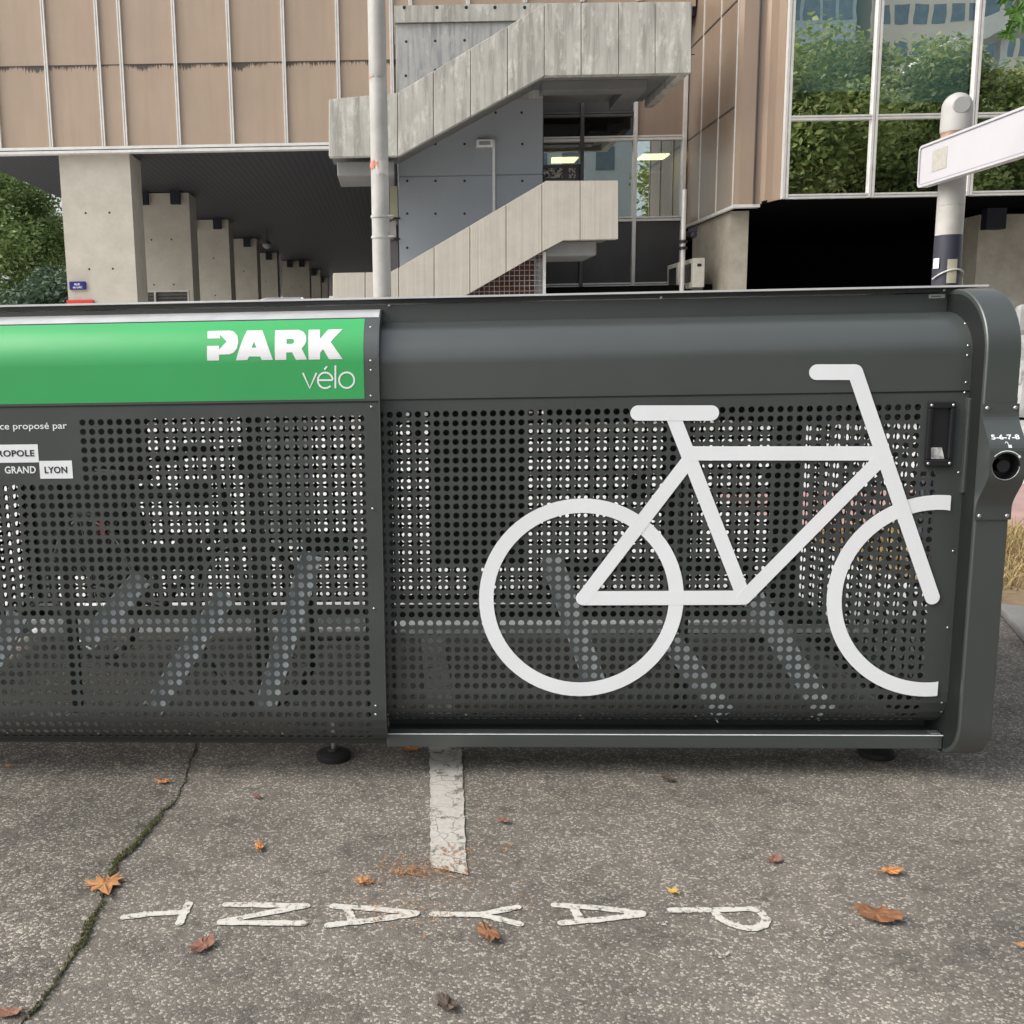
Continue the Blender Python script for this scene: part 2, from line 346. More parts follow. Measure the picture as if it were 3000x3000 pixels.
# ================================================================== BICYCLE LOCKER
locker = thing('bicycle_locker', 'long dark grey perforated metal bicycle locker with green banner and white bicycle pictogram', 'bicycle locker', LO, ANG, local=True)
class Prof:
    def __init__(s, off, zb, rb, z1, a, b, ext=0.0):
        pts = []
        for i in range(12, 0, -1):
            t = R(88) * i / 12; pts.append((off + rb * (1 - math.cos(t)), zb - rb * math.sin(t)))
        pts.append((off, zb)); k = len(pts) - 1; pts.append((off, zb + .004)); pts.append((off, z1 - .004)); pts.append((off, z1))
        for i in range(1, 19):
            t = math.pi / 2 * i / 18; pts.append((off + a * (1 - math.cos(t)), z1 + b * math.sin(t)))
        if ext: pts.append((off + a + ext, z1 + b))
        s.p = pts; L = [0]
        for i in range(len(pts) - 1): L.append(L[-1] + math.dist(pts[i], pts[i + 1]))
        s.s = [l - L[k] + zb for l in L]
    def at(s, q, off=0.0):
        q = min(max(q, s.s[0]), s.s[-1])
        for i in range(len(s.s) - 1):
            if q <= s.s[i + 1] + 1e-9: break
        t = (q - s.s[i]) / (s.s[i + 1] - s.s[i]); a, b = s.p[i], s.p[i + 1]
        dy, dz = b[0] - a[0], b[1] - a[1]; l = math.hypot(dy, dz)
        return a[0] + dy * t - dz / l * off, a[1] + dz * t + dy / l * off
    def hit(s, px, py):
        d = ray(px, py); o = EYE - LO; oy, dy = o.dot(ey), d.dot(ey)
        for i in range(len(s.p) - 1):
            (y0, z0), (y1, z1) = s.p[i], s.p[i + 1]
            # o + d t = p0 + (p1-p0) u
            A, B, C, D = dy, -(y1 - y0), d.z, -(z1 - z0); det = A * D - B * C
            if abs(det) < 1e-12: continue
            e, f = y0 - oy, z0 - o.z; t = (e * D - B * f) / det; u = (A * f - e * C) / det
            if t > 0 and -1e-6 <= u <= 1 + 1e-6: return o.dot(ex) + d.dot(ex) * t, s.s[i] + u * (s.s[i + 1] - s.s[i])
        return LP(px, py, s.p[12][0])
PL = Prof(0.0, .255, .15, 1.37, .20, .155, .03)      # front sliding door (left)
PR = Prof(.045, .295, .13, 1.36, .18, .125, .03)      # rear door (right)
def perf(P, x0, x1, s0, s1, cols, rows, pitch_x, holes, r, n=16, extra=(), off=0.0, xyz=None):
    """sheet with real punched holes; cols/rows are hole centres"""
    hx = pitch_x / 2
    xs = sorted(set([round(x0, 5), round(x1, 5)] + [round(c + q * hx, 5) for c in cols for q in (-1, 1)]))
    rb = sorted(rows); bounds = []
    for a, b in zip(rb[:-1], rb[1:]): bounds.append((a + b) / 2)
    bounds = [rb[0] - (bounds[0] - rb[0])] + bounds + [rb[-1] + (rb[-1] - bounds[-1])]
    ss = sorted(set([round(s0, 5), round(s1, 5)] + [round(b, 5) for b in bounds] + [round(e, 5) for e in extra if e < bounds[0] - .004 or e > bounds[-1] + .004]))
    def clean(l):
        o = [l[0]]
        for q in l[1:]:
            if q - o[-1] > .0006: o.append(q)
        return o
    xs = [x for x in clean(xs) if x0 - 1e-6 <= x <= x1 + 1e-6]; ss = [q for q in clean(ss) if s0 - 1e-6 <= q <= s1 + 1e-6]
    mp = xyz or (lambda x, q: (x, *P.at(q, off)))
    mb = MB(); idx = {}; vs = []; fs = []
    def V(i, j):
        if (i, j) not in idx: idx[(i, j)] = len(vs); vs.append(mp(xs[i], ss[j]))
        return idx[(i, j)]
    for i in range(len(xs) - 1):
        cx = (xs[i] + xs[i + 1]) / 2; okx = any(abs(cx - c) < .002 for c in cols)
        for j in range(len(ss) - 1):
            a, b, c, d = V(i, j), V(i + 1, j), V(i + 1, j + 1), V(i, j + 1)
            cs = None
            if okx:
                for q in rows:
                    if ss[j] - 1e-4 <= q <= ss[j + 1] + 1e-4: cs = q; break
            if cs is None or not holes(cx, cs): fs.append((a, b, c, d)); continue
            h0 = len(vs)
            for k in range(n):
                t = -3 * math.pi / 4 + 2 * math.pi * k / n; vs.append(mp(cx + r * math.cos(t), cs + r * math.sin(t)))
            q4 = n // 4; cn = [a, b, c, d]
            for e in range(4):
                ring = [h0 + (e * q4 + k) % n for k in range(q4 + 1)]
                fs.append((cn[e], cn[(e + 1) % 4], *ring[::-1]))
    mb.add(vs, fs); return mb
def strokes(P, segs, off, name, mat, parent, width, capn=10, step=.0002):
    mb = MB(); o = off
    for sg in segs:
        pts, w, caps = sg[0], (sg[1] if len(sg) > 1 and sg[1] else width), (sg[2] if len(sg) > 2 else (1, 1))
        n = len(pts); L = []; Rr = []
        for i in range(n):
            p0 = pts[max(i - 1, 0)]; p1 = pts[min(i + 1, n - 1)]; dx, dz = p1[0] - p0[0], p1[1] - p0[1]; l = math.hypot(dx, dz) or 1
            nx, nz = -dz / l * w / 2, dx / l * w / 2; L.append((pts[i][0] + nx, pts[i][1] + nz)); Rr.append((pts[i][0] - nx, pts[i][1] - nz))
        if len(sg) > 3: L = [(min(x, sg[3]), z) for x, z in L]; Rr = [(min(x, sg[3]), z) for x, z in Rr]
        vs = [(x, *P.at(z, o)) for x, z in L + Rr]; mb.add(vs, [(i, i + n, i + n + 1, i + 1) for i in range(n - 1)])
        for e, (a, b, on) in enumerate(((0, 1, caps[0]), (n - 1, n - 2, caps[1]))):
            if not on: continue
            c = pts[a]; an = math.atan2(c[1] - pts[b][1], c[0] - pts[b][0]); cap = [(c[0] + w / 2 * math.cos(an + math.pi * (k / capn - .5)), c[1] + w / 2 * math.sin(an + math.pi * (k / capn - .5))) for k in range(capn + 1)]
            mb.add([(x, *P.at(z, o + .0)) for x, z in cap], [tuple(range(capn + 1))])
        o += step
    return mb.build(name, mat, parent, solid=.0004)
def decal(P, vs, fs, off, name, mat, parent, cut=True):
    bm = bmesh.new(); bv = [bm.verts.new((x, z, 0)) for x, z in vs]
    for f in fs:
        try: bm.faces.new([bv[i] for i in f])
        except ValueError: pass
    if cut:
        zs = [v[1] for v in vs]; q = min(zs)
        while q < max(zs):
            bmesh.ops.bisect_plane(bm, geom=bm.verts[:] + bm.edges[:] + bm.faces[:], plane_co=(0, q, 0), plane_no=(0, 1, 0)); q += .008
    bm.verts.index_update(); mb = MB(); mb.add([(v.co.x, *P.at(v.co.y, off)) for v in bm.verts], [tuple(v.index for v in f.verts) for f in bm.faces]); bm.free()
    return mb.build(name, mat, parent, solid=.0004)
def polydecal(P, loops, off, name, mat, parent):
    vs = []; fs = []
    for lp in loops:                       # lp: list of [outer, hole, hole]
        n = len(vs); flat = [p for l in lp for p in l]; tri = tessellate_polygon([[Vector((x, z, 0)) for x, z in l] for l in lp])
        for t in tri:
            a, b, c = [flat[i] for i in t]
            t = tuple(t) if (b[0] - a[0]) * (c[1] - a[1]) - (b[1] - a[1]) * (c[0] - a[0]) > 0 else tuple(t[::-1])
            fs.append(tuple(i + n for i in t))
        vs += flat
    return decal(P, vs, fs, off, name, mat, parent)

PT = .0292; HR = .0100
def rowset(first, last=.325):
    r = [first - i * PT for i in range(int((first - last) / PT) + 1)]; q = r[-1]
    for d in (.034, .038, .038, .038, .036, .034): q -= d; r.append(q)
    return r
# --- left (front) door
XE = -.059
cols = [-.114 - i * PT for i in range(60)]; rows = rowset(1.193)
sgn_r = LP(232, 1300)[0]; sgn_b = LP(100, 1408)[1]
dl = perf(PL, -1.88, XE, PL.s[0], 1.2515, cols, rows, PT, lambda x, q: not (x < sgn_r and q > sgn_b) and x > -1.84 and q > PL.s[0] + .03, HR, extra=PL.s[1:12]).build('sliding_door', COATP, locker, solid=.002)
dl['label'] = 'left front sliding door panel with punched holes'
def sheetP(P, x0, x1, s0, s1, off, name, mat, parent, thick=.0025):
    ss = [s0] + [q for q in P.s if s0 + .002 < q < s1 - .002] + [s1]; mb = MB(); n = len(ss)
    mb.add([(x, *P.at(q, off)) for x in (x0, x1) for q in ss], [(i, i + n, i + n + 1, i + 1) for i in range(n - 1)])
    return mb.build(name, mat, parent, solid=thick, smooth='all')
rl = sheetP(PL, -1.88, XE, 1.247, PL.s[-1], .003, 'rolled_top', COAT, dl)
ln = MB(); ln.box((-1.88, -.0015, 1.2425), (XE, .004, 1.2462)); ln.build('seam', INK, dl)
gx1, gs0 = PL.hit(1068, 1168); gs1 = PL.hit(1060, 937)[1]
sheetP(PL, -1.86, gx1, gs0, gs1, .0042, 'green_banner', GREEN, dl, .0006)
sheetP(PL, -1.88, XE, gs1 + .006, PL.s[-1], .005, 'bright_trim', ALU, dl, .001)
# door edge flange
mb = MB(); pr = [PL.at(q, .003) for q in [PL.s[0] + i * (PL.s[-1] - PL.s[0]) / 70 for i in range(71)]]
pi = [PL.at(q, -.035) for q in [PL.s[0] + i * (PL.s[-1] - PL.s[0]) / 70 for i in range(71)]]
mb.add([(XE + dx, y, z) for dx in (.0, .004) for y, z in pr + pi],
       [(i, i + 1, i + 72, i + 71) for i in range(70)] + [(i + 142, i + 213, i + 214, i + 143) for i in range(70)] + [(i, i + 142, i + 143, i + 1) for i in range(70)])
mb.build('edge_flange', COAT, dl)
def Z3(x, y): return PL.hit(580 + x * .28468, 940 + y * .28468)   # measured on an enlarged view of the banner
Pl = [[Z3(*p) for p in [(103, 118), (330, 112), (375, 125), (408, 165), (418, 228), (405, 290), (370, 332), (325, 348), (222, 350), (222, 408), (100, 410), (98, 265), (220, 262), (222, 300), (300, 222), (228, 150), (232, 190), (103, 192)]]]
Al = [[Z3(*p) for p in [(510, 112), (665, 110), (775, 402), (660, 404), (645, 370), (530, 370), (512, 404), (395, 408)]], [Z3(*p) for p in [(580, 222), (604, 282), (556, 283)]]]
Rl = [[Z3(*p) for p in [(798, 110), (1040, 105), (1088, 125), (1115, 165), (1118, 215), (1100, 255), (1070, 290), (1125, 398), (1012, 402), (972, 328), (912, 330), (912, 402), (798, 404)]], [Z3(*p) for p in [(915, 198), (975, 196), (990, 205), (994, 220), (988, 235), (972, 243), (915, 244)]]]
Kl = [[Z3(*p) for p in [(1142, 104), (1258, 103), (1258, 196), (1345, 102), (1492, 98), (1368, 225), (1490, 394), (1352, 396), (1290, 296), (1260, 330), (1260, 398), (1142, 400)]]]
for L_ in (Pl, Al, Rl, Kl): polydecal(PL, [L_], .0052, 'letter', WPINK, dl)
wv = .0052
def arcp(cx, cy, rx, ry, a0, a1, n=28): return [Z3(cx + rx * math.cos(R(a0 + (a1 - a0) * i / n)), cy - ry * math.sin(R(a0 + (a1 - a0) * i / n))) for i in range(n + 1)]
strokes(PL, [([Z3(1082, 535), Z3(1153, 692), Z3(1222, 535)], None, (0, 0))], .0052, 'letter', WHITE, dl, wv)
strokes(PL, [(arcp(1312, 612, 76, 80, -45, -360 + 3), None, (0, 0)), ([Z3(1238, 610), Z3(1388, 610)], None, (0, 0)), ([Z3(1303, 502), Z3(1330, 468)], None, (0, 0))], .0052, 'letter', WHITE, dl, wv)
strokes(PL, [([Z3(1416, 458), Z3(1416, 694)], None, (0, 0))], .0052, 'letter', WHITE, dl, wv)
strokes(PL, [(arcp(1532, 610, 78, 80, 0, 360), None, (0, 0))], .0052, 'letter', WHITE, dl, wv)
# operator's panel text
def tx(P, body, px0, px1, pyt, pyb, mat, bold, name='lettering', parent=None, off=.0012, sp=1.0):
    x0, z0 = P.hit(px0, pyb); x1, z1 = P.hit(px1, pyt); vs, fs = text_fit(body, x0, x1, z0, z1, bold, sp)
    return decal(P, vs, fs, off, name, mat, parent, cut=False)
def rect(P, a, b, off, name, mat, parent):
    x0, z0 = a; x1, z1 = b; return decal(P, [(x0, z0), (x1, z0), (x1, z1), (x0, z1)], [(0, 1, 2, 3)], off, name, mat, parent, cut=False)
def Q(x, y): return PL.hit(x * .13458, 1230 + y * .13458)
x0, z0 = Q(-790, 268); x1, z1 = Q(1452, 50)
vs, fs = text_fit('Un service proposé par', x0, x1, z0, z1, .006, 1.0); decal(PL, vs, fs, .0012, 'lettering', WHITE, dl, False)
a = Q(850, 925); b = Q(868, 530); rect(PL, (Q(-870, 700)[0], a[1]), (a[0], b[1]), .001, 'label_plate', WHITE, dl)
vs, fs = text_fit('LA MÉTROPOLE', Q(-780, 700)[0], Q(748, 700)[0], Q(400, 798)[1], Q(400, 652)[1] + .0045, .02, 1.05); decal(PL, vs, fs, .0022, 'lettering', INK, dl, False)
vs, fs = text_fit('GRAND', Q(100, 1000)[0], Q(775, 1000)[0], Q(400, 1168)[1], Q(400, 1010)[1], .02, 1.05); decal(PL, vs, fs, .0012, 'lettering', WHITE, dl, False)
rect(PL, (Q(868, 1100)[0], Q(1200, 1278)[1]), (Q(1580, 1100)[0], Q(1200, 890)[1]), .001, 'label_plate', WHITE, dl)
vs, fs = text_fit('LYON', Q(975, 1100)[0], Q(1465, 1100)[0], Q(1200, 1162)[1], Q(1200, 1015)[1], .02, 1.05); decal(PL, vs, fs, .0022, 'lettering', INK, dl, False)
# --- right (rear) door
XR = LP(2838, 1300, .045)[0]
x142 = LP(1142, 1215, .045)[0]; cols = [x142 + (i - 2) * PT for i in range(60)]; cols = [c for c in cols if c < LP(2790, 1300, .045)[0]]
hx0, hz0 = LP(2700, 1372, .045); hx1, hz1 = LP(2800, 1172, .045)
rows = rowset(1.2005)
dr = perf(PR, -.12, XR, PR.s[0], 1.2535, cols, rows, PT, lambda x, q: not (hx0 - .012 < x and hz0 - .012 < q) and q > PR.s[0] + .04, HR, extra=PR.s[1:12]).build('rear_door', COATP, locker, solid=.002)
dr['label'] = 'right door panel with punched holes and white bicycle pictogram'
sheetP(PR, -.12, XR, 1.249, PR.s[-1], .003, 'rolled_top', COAT, dr)
ln = MB(); ln.box((-.12, .0435, 1.2445), (XR, .049, 1.2482)); ln.build('seam', INK, dr)
W = 1.55280
def B(x, y, ly=.045): return LP(x * W, y * W, ly)
ws = .046; cxw, czw = .568 + .001, .609; ro = .3225 - ws / 2
segs = [([(cxw + ro * math.cos(2 * math.pi * i / 72), czw + ro * math.sin(2 * math.pi * i / 72)) for i in range(73)], ws, (0, 0))]
fx = B(1559, 1124)[0] + .3225; fz = czw; cut = LP(2768, 1900, .045)[0] - .015
a0 = math.acos(max(-1, min(1, (cut + .012 - fx) / ro))); arc = [(fx + ro * math.cos(a0 + (2 * math.pi - 2 * a0) * i / 60), fz + ro * math.sin(a0 + (2 * math.pi - 2 * a0) * i / 60)) for i in range(61)]
segs.append((arc, ws, (0, 0), cut))
A_, B_, C_, D_ = B(1100, 1128), B(1403, 1127), B(1302, 868), B(1648, 868)
segs += [([A_, B_], ws), ([A_, B(1308, 856)], .044), ([B(1268, 782), B_], .044, (0, 1)), ([B(1296, 855), B(1660, 855)], .044, (0, 0)), ([B_, B(1668, 858)], .044, (1, 0)),
         ([B(1203, 779), B(1341, 779)], .047), ([B(1540, 702), B(1610, 702)], .047, (1, 1)), ([B(1612, 702), B(1757, 1126)], .045)]
strokes(PR, segs, .0045, 'bicycle_pictogram', WHITE, dr, ws, 14, .0003)
# handle recess
hp = MB(); y0 = .030; hx0 += .004; hx1 -= .004; hz0 += .006; hz1 -= .004
hp.box((hx0, y0, hz0), (hx1, .0425, hz0 + .022)); hp.box((hx0, y0, hz1 - .02), (hx1, .0425, hz1)); hp.box((hx0, y0, hz0 + .022), (hx0 + .014, .0425, hz1 - .02)); hp.box((hx1 - .014, y0, hz0 + .022), (hx1, .0425, hz1 - .02))
hf = hp.build('handle_frame', BLACK, dr, bevel=.003)
hp = MB(); hp.box((hx0 + .013, .0415, hz0 + .02), (hx1 - .013, .0435, hz1 - .018)); hp.build('handle_cavity', BLACK, dr)
hp = MB(); zz = hz0 + .024; hp.add([(hx0 + .018, .036, zz), (hx1 - .022, .036, zz), (hx1 - .030, .0405, zz + .034), (hx0 + .018, .0405, zz + .034)], [(0, 1, 2, 3)]); hp.build('latch', M('latch_plate', (.6, .6, .58), (.2, .2, .2), 60, .4), dr, solid=.002)
# door post strip at right
a = LP(2850, 1160, .03); b = LP(2838, 1445, .03); mb = MB(); mb.box((a[0] - .012, .028, b[1]), (a[0] + .012, .05, a[1] - .006)); mb.box((a[0] + .012, .036, b[1]), (a[0] + .018, .05, a[1])); mb.build('striker_strip', COAT, dr, bevel=.003)
# screws, copied with shared mesh
sb = MB(); sb.lathe((0, 0, 0), [(.0045, 0), (.0045, .0012), (.003, .0026), (.0012, .003)], 10)
screw0 = None
def screw(x, y, z, parent, nrm=(0, -1, 0), s=1.0):
    global screw0
    if screw0 is None: o = sb.build('screw', STEEL, parent); screw0 = o
    else: o = screw0.copy(); link(o, parent); o.parent = parent
    o.location = (x, y, z); o.rotation_euler = Vector(nrm).to_track_quat('Z', 'Y').to_euler(); o.scale = (s, s, s)
def screwP(P, px, py, parent, off=.003):
    x, q = P.hit(px, py); y, z = P.at(q, off); y2, z2 = P.at(q, off + .01); screw(x, y, z, parent, (0, y2 - y, z2 - z), .8)
for p in [(1086, 960), (1086, 1057), (1087, 1085), (1087, 1160), (1088, 1192), (1092, 1490), (1096, 1782), (1101, 2067), (1101, 2092)]: screwP(PL, *p, dl)
for p in [(288, 2148), (556, 2148), (828, 2148), (22, 2146)]: screwP(PL, *p, dl, .001)
for p in [(2827, 950), (2835, 1013), (2833, 1041), (2829, 1120), (2825, 1150), (2807, 1384), (2791, 1614), (2775, 1838), (2758, 2057), (2757, 2083)]: screwP(PR, *p, dr)
for p in [(1366, 2109), (1704, 2113), (2045, 2116), (2390, 2119)]: screwP(PR, *p, dr, .001)
for dx in (.008, -.008):
    for zq in (hz0 + .01, hz1 - .01): screw((hx0 if dx > 0 else hx1) + dx, y0, zq, dr)
# --- fascia, lid, base, ends, back
mb = MB(); mb.box((-1.93, .225, 1.40), (1.75, .23, 1.545)); mb.build('fascia', COAT, locker)
mb = MB(); mb.box((-1.93, .205, 1.549), (1.75, .224, 1.561)); mb.build('gutter_strip', COATD, locker)
for px in (1140, 1938): x, z = LP(px, 895 if px < 1500 else 872, .2); screw(x, .2035, z, locker)
screw(*(lambda p: (p[0], .2035, p[1]))(LP(2768, 850, .2)), locker)
mb = MB(); mb.box((-1.95, .185, 1.562), (1.832, 1.86, 1.568)); mb.build('lid', M('lid_edge_light', (.6, .6, .6), (.5, .5, .5), 4, .4), locker)
x0, z0 = LP(2721, 874, .223); x1, z1 = LP(2768, 862, .223); mb = MB(); mb.box((x0, .2215, z0), (x1, .2245, z1)); pl = mb.build('maker_plate', ALU, locker)
mb = MB(); mb.box((x0 + .006, .2208, (z0 + z1) / 2 - .0012), (x1 - .012, .2215, (z0 + z1) / 2 + .0012)); mb.build('plate_print', INK, pl)
mb = MB(); mb.box((-.06, .055, .105), (1.725, .10, .152)); mb.build('bottom_rail', COAT, locker, bevel=.003)
mb = MB(); mb.box((-.06, .0535, .1500), (1.725, .056, .1522)); mb.build('rail_highlight', GALV, locker)  # pale strip added as the highlight along the rail's top front edge
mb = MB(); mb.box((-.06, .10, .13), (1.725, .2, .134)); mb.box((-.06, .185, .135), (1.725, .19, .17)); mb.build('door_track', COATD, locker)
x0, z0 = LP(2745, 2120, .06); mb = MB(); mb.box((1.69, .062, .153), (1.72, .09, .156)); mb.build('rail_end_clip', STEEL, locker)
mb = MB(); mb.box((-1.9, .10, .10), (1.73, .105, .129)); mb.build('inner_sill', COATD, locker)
def endring(d):
    pts = []; zb, rb, zt, a, b = .088, .13, 1.36, .21, .195; fy = -.04
    fy += d; zb += d; 
    back = 1.86 - d; top = zt + b - d; a -= d * .5
    pts.append((back, zb))
    for i in range(9): t = math.pi / 2 * i / 8; rr_ = max(rb - d, .03); pts.append((fy + rr_ * (1 - math.sin(t)), zb + rr_ * (1 - math.cos(t))))
    for i in range(13): t = math.pi / 2 * i / 12; pts.append((fy + a * (1 - math.cos(t)), zt + (b - d) * math.sin(t)))
    pts.append((back, top)); return pts
def dummy_(): pass
def endcap(xa, xb, name, lbl):
    o, i = endring(0), endring(.11); n = len(o); mb = MB()
    vs = [(x, y, z) for x in (xa, xb) for y, z in o + i]; fs = []
    for k in range(n):
        j = (k + 1) % n
        fs += [(k, j, n + j, n + k)[::-1], (2 * n + k, 2 * n + j, 3 * n + j, 3 * n + k), (k, 2 * n + k, 2 * n + j, j)[::-1], (n + k, n + j, 3 * n + j, 3 * n + k)[::-1]]
    mb.add(vs, fs); e = mb.build(name, COAT, locker, bevel=.004, smooth=True); e['label'] = lbl; return e
ER = endcap(1.727, 1.825, 'end_cap', 'right end cap with lock cover'); EL = endcap(-1.99, -1.885, 'end_cap', 'left end cap')
o_, i_ = endring(.014), endring(.109); n_ = len(o_); mb = MB(); mb.add([(1.7262, y, z) for y, z in o_ + i_], [(k, n_ + k, n_ + k + 1, k + 1) for k in range(n_ - 1)]); mb.build('flange_strip', M('strip_black', (.012, .014, .014), None, 4, .6, spec=.3), ER)  # near-black strip covering the inner side of the end cap flange
for xw in (1.80, -1.93):
    cs = [.12 + i * PT * 1.5 for i in range(37)]; rs = [.22 + i * PT * 1.5 for i in range(27)]
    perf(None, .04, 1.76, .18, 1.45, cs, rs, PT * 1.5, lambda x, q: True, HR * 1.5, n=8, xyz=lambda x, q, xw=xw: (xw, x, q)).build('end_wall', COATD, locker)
cs = [-1.86 + i * PT for i in range(122)]; rs = [.22 + i * PT for i in range(43)]
bw0, bw1 = LP(1262, 1500, 1.72)[0], LP(1545, 1500, 1.72)[0]; bw2, bw3 = LP(250, 1400, 1.72)[0], LP(400, 1400, 1.72)[0]
def _r(x0, y0, x1, y1): a = LP(x0, y1, 1.72); b = LP(x1, y0, 1.72); return (a[0], a[1], b[0], b[1])
DARK = [_r(*q) for q in ((235, 1200, 430, 1400), (515, 1295, 630, 1325), (0, 1405, 300, 1690), (350, 1420, 480, 1470), (520, 1410, 615, 1480), (270, 1600, 600, 1665), (700, 1340, 760, 1380), (1120, 1200, 1180, 1215), (2050, 1190, 2330, 1235), (1600, 1640, 2200, 1680), (2330, 1200, 2400, 1720), (0, 1200, 60, 1500), (900, 1560, 1010, 1620))]
rh = random.Random(5); CL = [(rh.uniform(-1.9, 1.7), rh.uniform(.2, 1.3), rh.uniform(.02, .06), rh.uniform(.02, .10)) for _ in range(26)]
def bh(x, q):
    for a, b, c, d in DARK:
        if a < x < c and b < q < d: return False
    for a, b, c, d in CL:
        if abs(x - a) < c and abs(q - b) < d: return False
    if bw0 < x < bw1 and q > .35: return False
    if x > 1.15 and False: return False
    if bw2 < x < bw3: return False
    if abs((x + 1.9) % .93 - .3) < .02: return False
    return True
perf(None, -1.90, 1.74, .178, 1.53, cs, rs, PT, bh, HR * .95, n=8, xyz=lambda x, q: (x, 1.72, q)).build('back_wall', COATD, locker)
# inner frame posts
for x in (-1.2, LP(750, 1500, .3)[0] + .0, LP(1130, 1500, .25)[0], .95):
    mb = MB(); mb.box((x - .018, .30, .13), (x + .018, .34, 1.53)); mb.build('inner_post', COATD, locker)
mb = MB(); mb.box((-1.9, 1.66, .102), (1.73, 1.71, .166)); mb.build('back_rail', COATD, locker)
# wheel channels (racks) inside
def chan(pa, pb, ya, yb, wd=.068):
    xa, za = LP(*pa, ya); xb, zb = LP(*pb, yb); mb = MB()
    A = Vector((xa, ya, za)); Bv = Vector((xb, yb, zb)); d = (Bv - A).normalized(); s = d.cross(Vector((0, -1, 0))).normalized() * wd / 2; nrm = Vector((0, -1, 0)) - d * d.dot(Vector((0, -1, 0)))
    nrm.normalize(); t = nrm * .004; h = nrm * .03
    def bar(c, sx, th):
        c = Vector(c); q = [c - sx - th, c + sx - th, c + sx + th, c - sx + th]; return q
    for cc, sx, th in ((Vector((0, 0, 0)), s, t), (s + h * .5, s * .06, h * .5), (-s + h * .5, s * .06, h * .5)):
        q0 = bar(A + cc, sx, th); q1 = bar(Bv + cc, sx, th)
        mb.add(q0 + q1, [(0, 1, 2, 3), (7, 6, 5, 4), (0, 4, 5, 1), (1, 5, 6, 2), (2, 6, 7, 3), (3, 7, 4, 0)])
    return mb.build('rack_channel', GALV, locker)
for pa, pb, ya, yb in [((420, 1690), (255, 1880), .28, .2), ((665, 1740), (450, 2075), .26, .16), ((915, 1625), (778, 2075), .22, .14), ((1612, 1630), (1742, 2000), .24, .18), ((1960, 1870), (2125, 2095), .24, .18), ((2195, 1740), (2420, 2090), .26, .18), ((60, 1800), (-80, 2060), .26, .18)]:
    chan(pa, pb, ya, yb)
mb = MB(); mb.box((-1.88, .62, .36), (-.15, .65, .385)); mb.build('rack_crossbar', GALV, locker)
mb = MB(); mb.box((-.02, .62, .33), (1.72, .65, .355)); mb.build('rack_crossbar', GALV, locker)
# feet
for (lx, ly) in ((LP(975, 2200, .2)[0], .215), (LP(2590, 2200, .2)[0], .26), (-1.7, .2), (-1.7, 1.6), (-.2, 1.6), (1.6, 1.6)):
    mb = MB(); mb.lathe((lx, ly, 0), [(.058, 0), (.06, .006), (.06, .018), (.052, .024), (.02, .028), (.018, .036)], 32); ft = mb.build('foot', RUBBER, locker, smooth=True)
    mb = MB(); mb.tube([(lx, ly, .03), (lx, ly, .13)], .008); mb.build('foot_stem', STEEL, ft, smooth=True)
# lock cover on end cap: bulged plate with a round hole
zt = LP(2930, 1183, -.042)[1]; zb_ = LP(2905, 1522, -.042)[1]; X0, X1 = 1.724, 1.828
def bulge(q):
    t = (q - zb_) / (zt - zb_); t = min(max(t, 0), 1)
    a = min(max((t - .10) / .33, 0), 1); b = min(max((.92 - t) / .33, 0), 1); e = lambda u: u * u * (3 - 2 * u)
    return .058 * min(e(a), e(b))
class PB_:
    s = [zb_ + i * (zt - zb_) / 40 for i in range(41)]
    def at(self, q, off=0.0): return -.043 - bulge(q) - off, q
    def hit(self, px, py):
        ly = -.09
        for _ in range(6): x, z = LP(px, py, ly); ly = -.043 - bulge(z)
        return x, z
PB = PB_(); hxc, hzc = PB.hit(2946, 1367); hr = .040
mb = perf(PB, X0, X1, zb_, zt, [hxc], [hzc - .085, hzc, hzc + .085], .086, lambda x, q: abs(q - hzc) < .01, hr, n=32, extra=[q for q in PB.s])
# refine: rows above/below carry the bulge curve
bm = MB(); ss = [q for q in PB.s]; xs = [X0, hxc - .043, hxc + .043, X1]; n = len(ss)
def plate(xa, xb, sa, sb_):
    st = 14; vv = []
    for i in range(st + 1):
        q = sa + (sb_ - sa) * i / st; y, z = PB.at(q); vv += [(xa, y, z), (xb, y, z)]
    bm.add(vv, [(2 * i, 2 * i + 1, 2 * i + 3, 2 * i + 2) for i in range(st)])
plate(X0, X1, zb_, hzc - .043); plate(X0, X1, hzc + .043, zt); plate(X0, hxc - .043, hzc - .043, hzc + .043); plate(hxc + .043, X1, hzc - .043, hzc + .043)
ring = [(hxc + hr * math.cos(2 * math.pi * (k - 4) / 32 - 0), *PB.at(hzc + hr * math.sin(2 * math.pi * (k - 4) / 32))) for k in range(32)]
sq = []
for k in range(32):
    t = 2 * math.pi * (k - 4) / 32; c, s_ = math.cos(t), math.sin(t); q = .043 / max(abs(c), abs(s_)); sq.append((hxc + q * c, *PB.at(hzc + q * s_)))
bm.add(ring + sq, [(k, (k + 1) % 32, 32 + (k + 1) % 32, 32 + k)[::-1] for k in range(32)])
lc = bm.build('lock_cover', COAT, ER, solid=-.003)
sd_ = MB()     # sides of the bulge
st = 40
for xx in (X0, X1):
    vv = []
    for i in range(st + 1):
        q = zb_ + (zt - zb_) * i / st; y, z = PB.at(q); vv += [(xx, y, z), (xx, -.040, z)]
    sd_.add(vv, [(2 * i, 2 * i + 1, 2 * i + 3, 2 * i + 2) for i in range(st)])
sd_.build('cover_side', COAT, lc)
mb = MB(); k = 32; yf = -.043 - bulge(hzc)
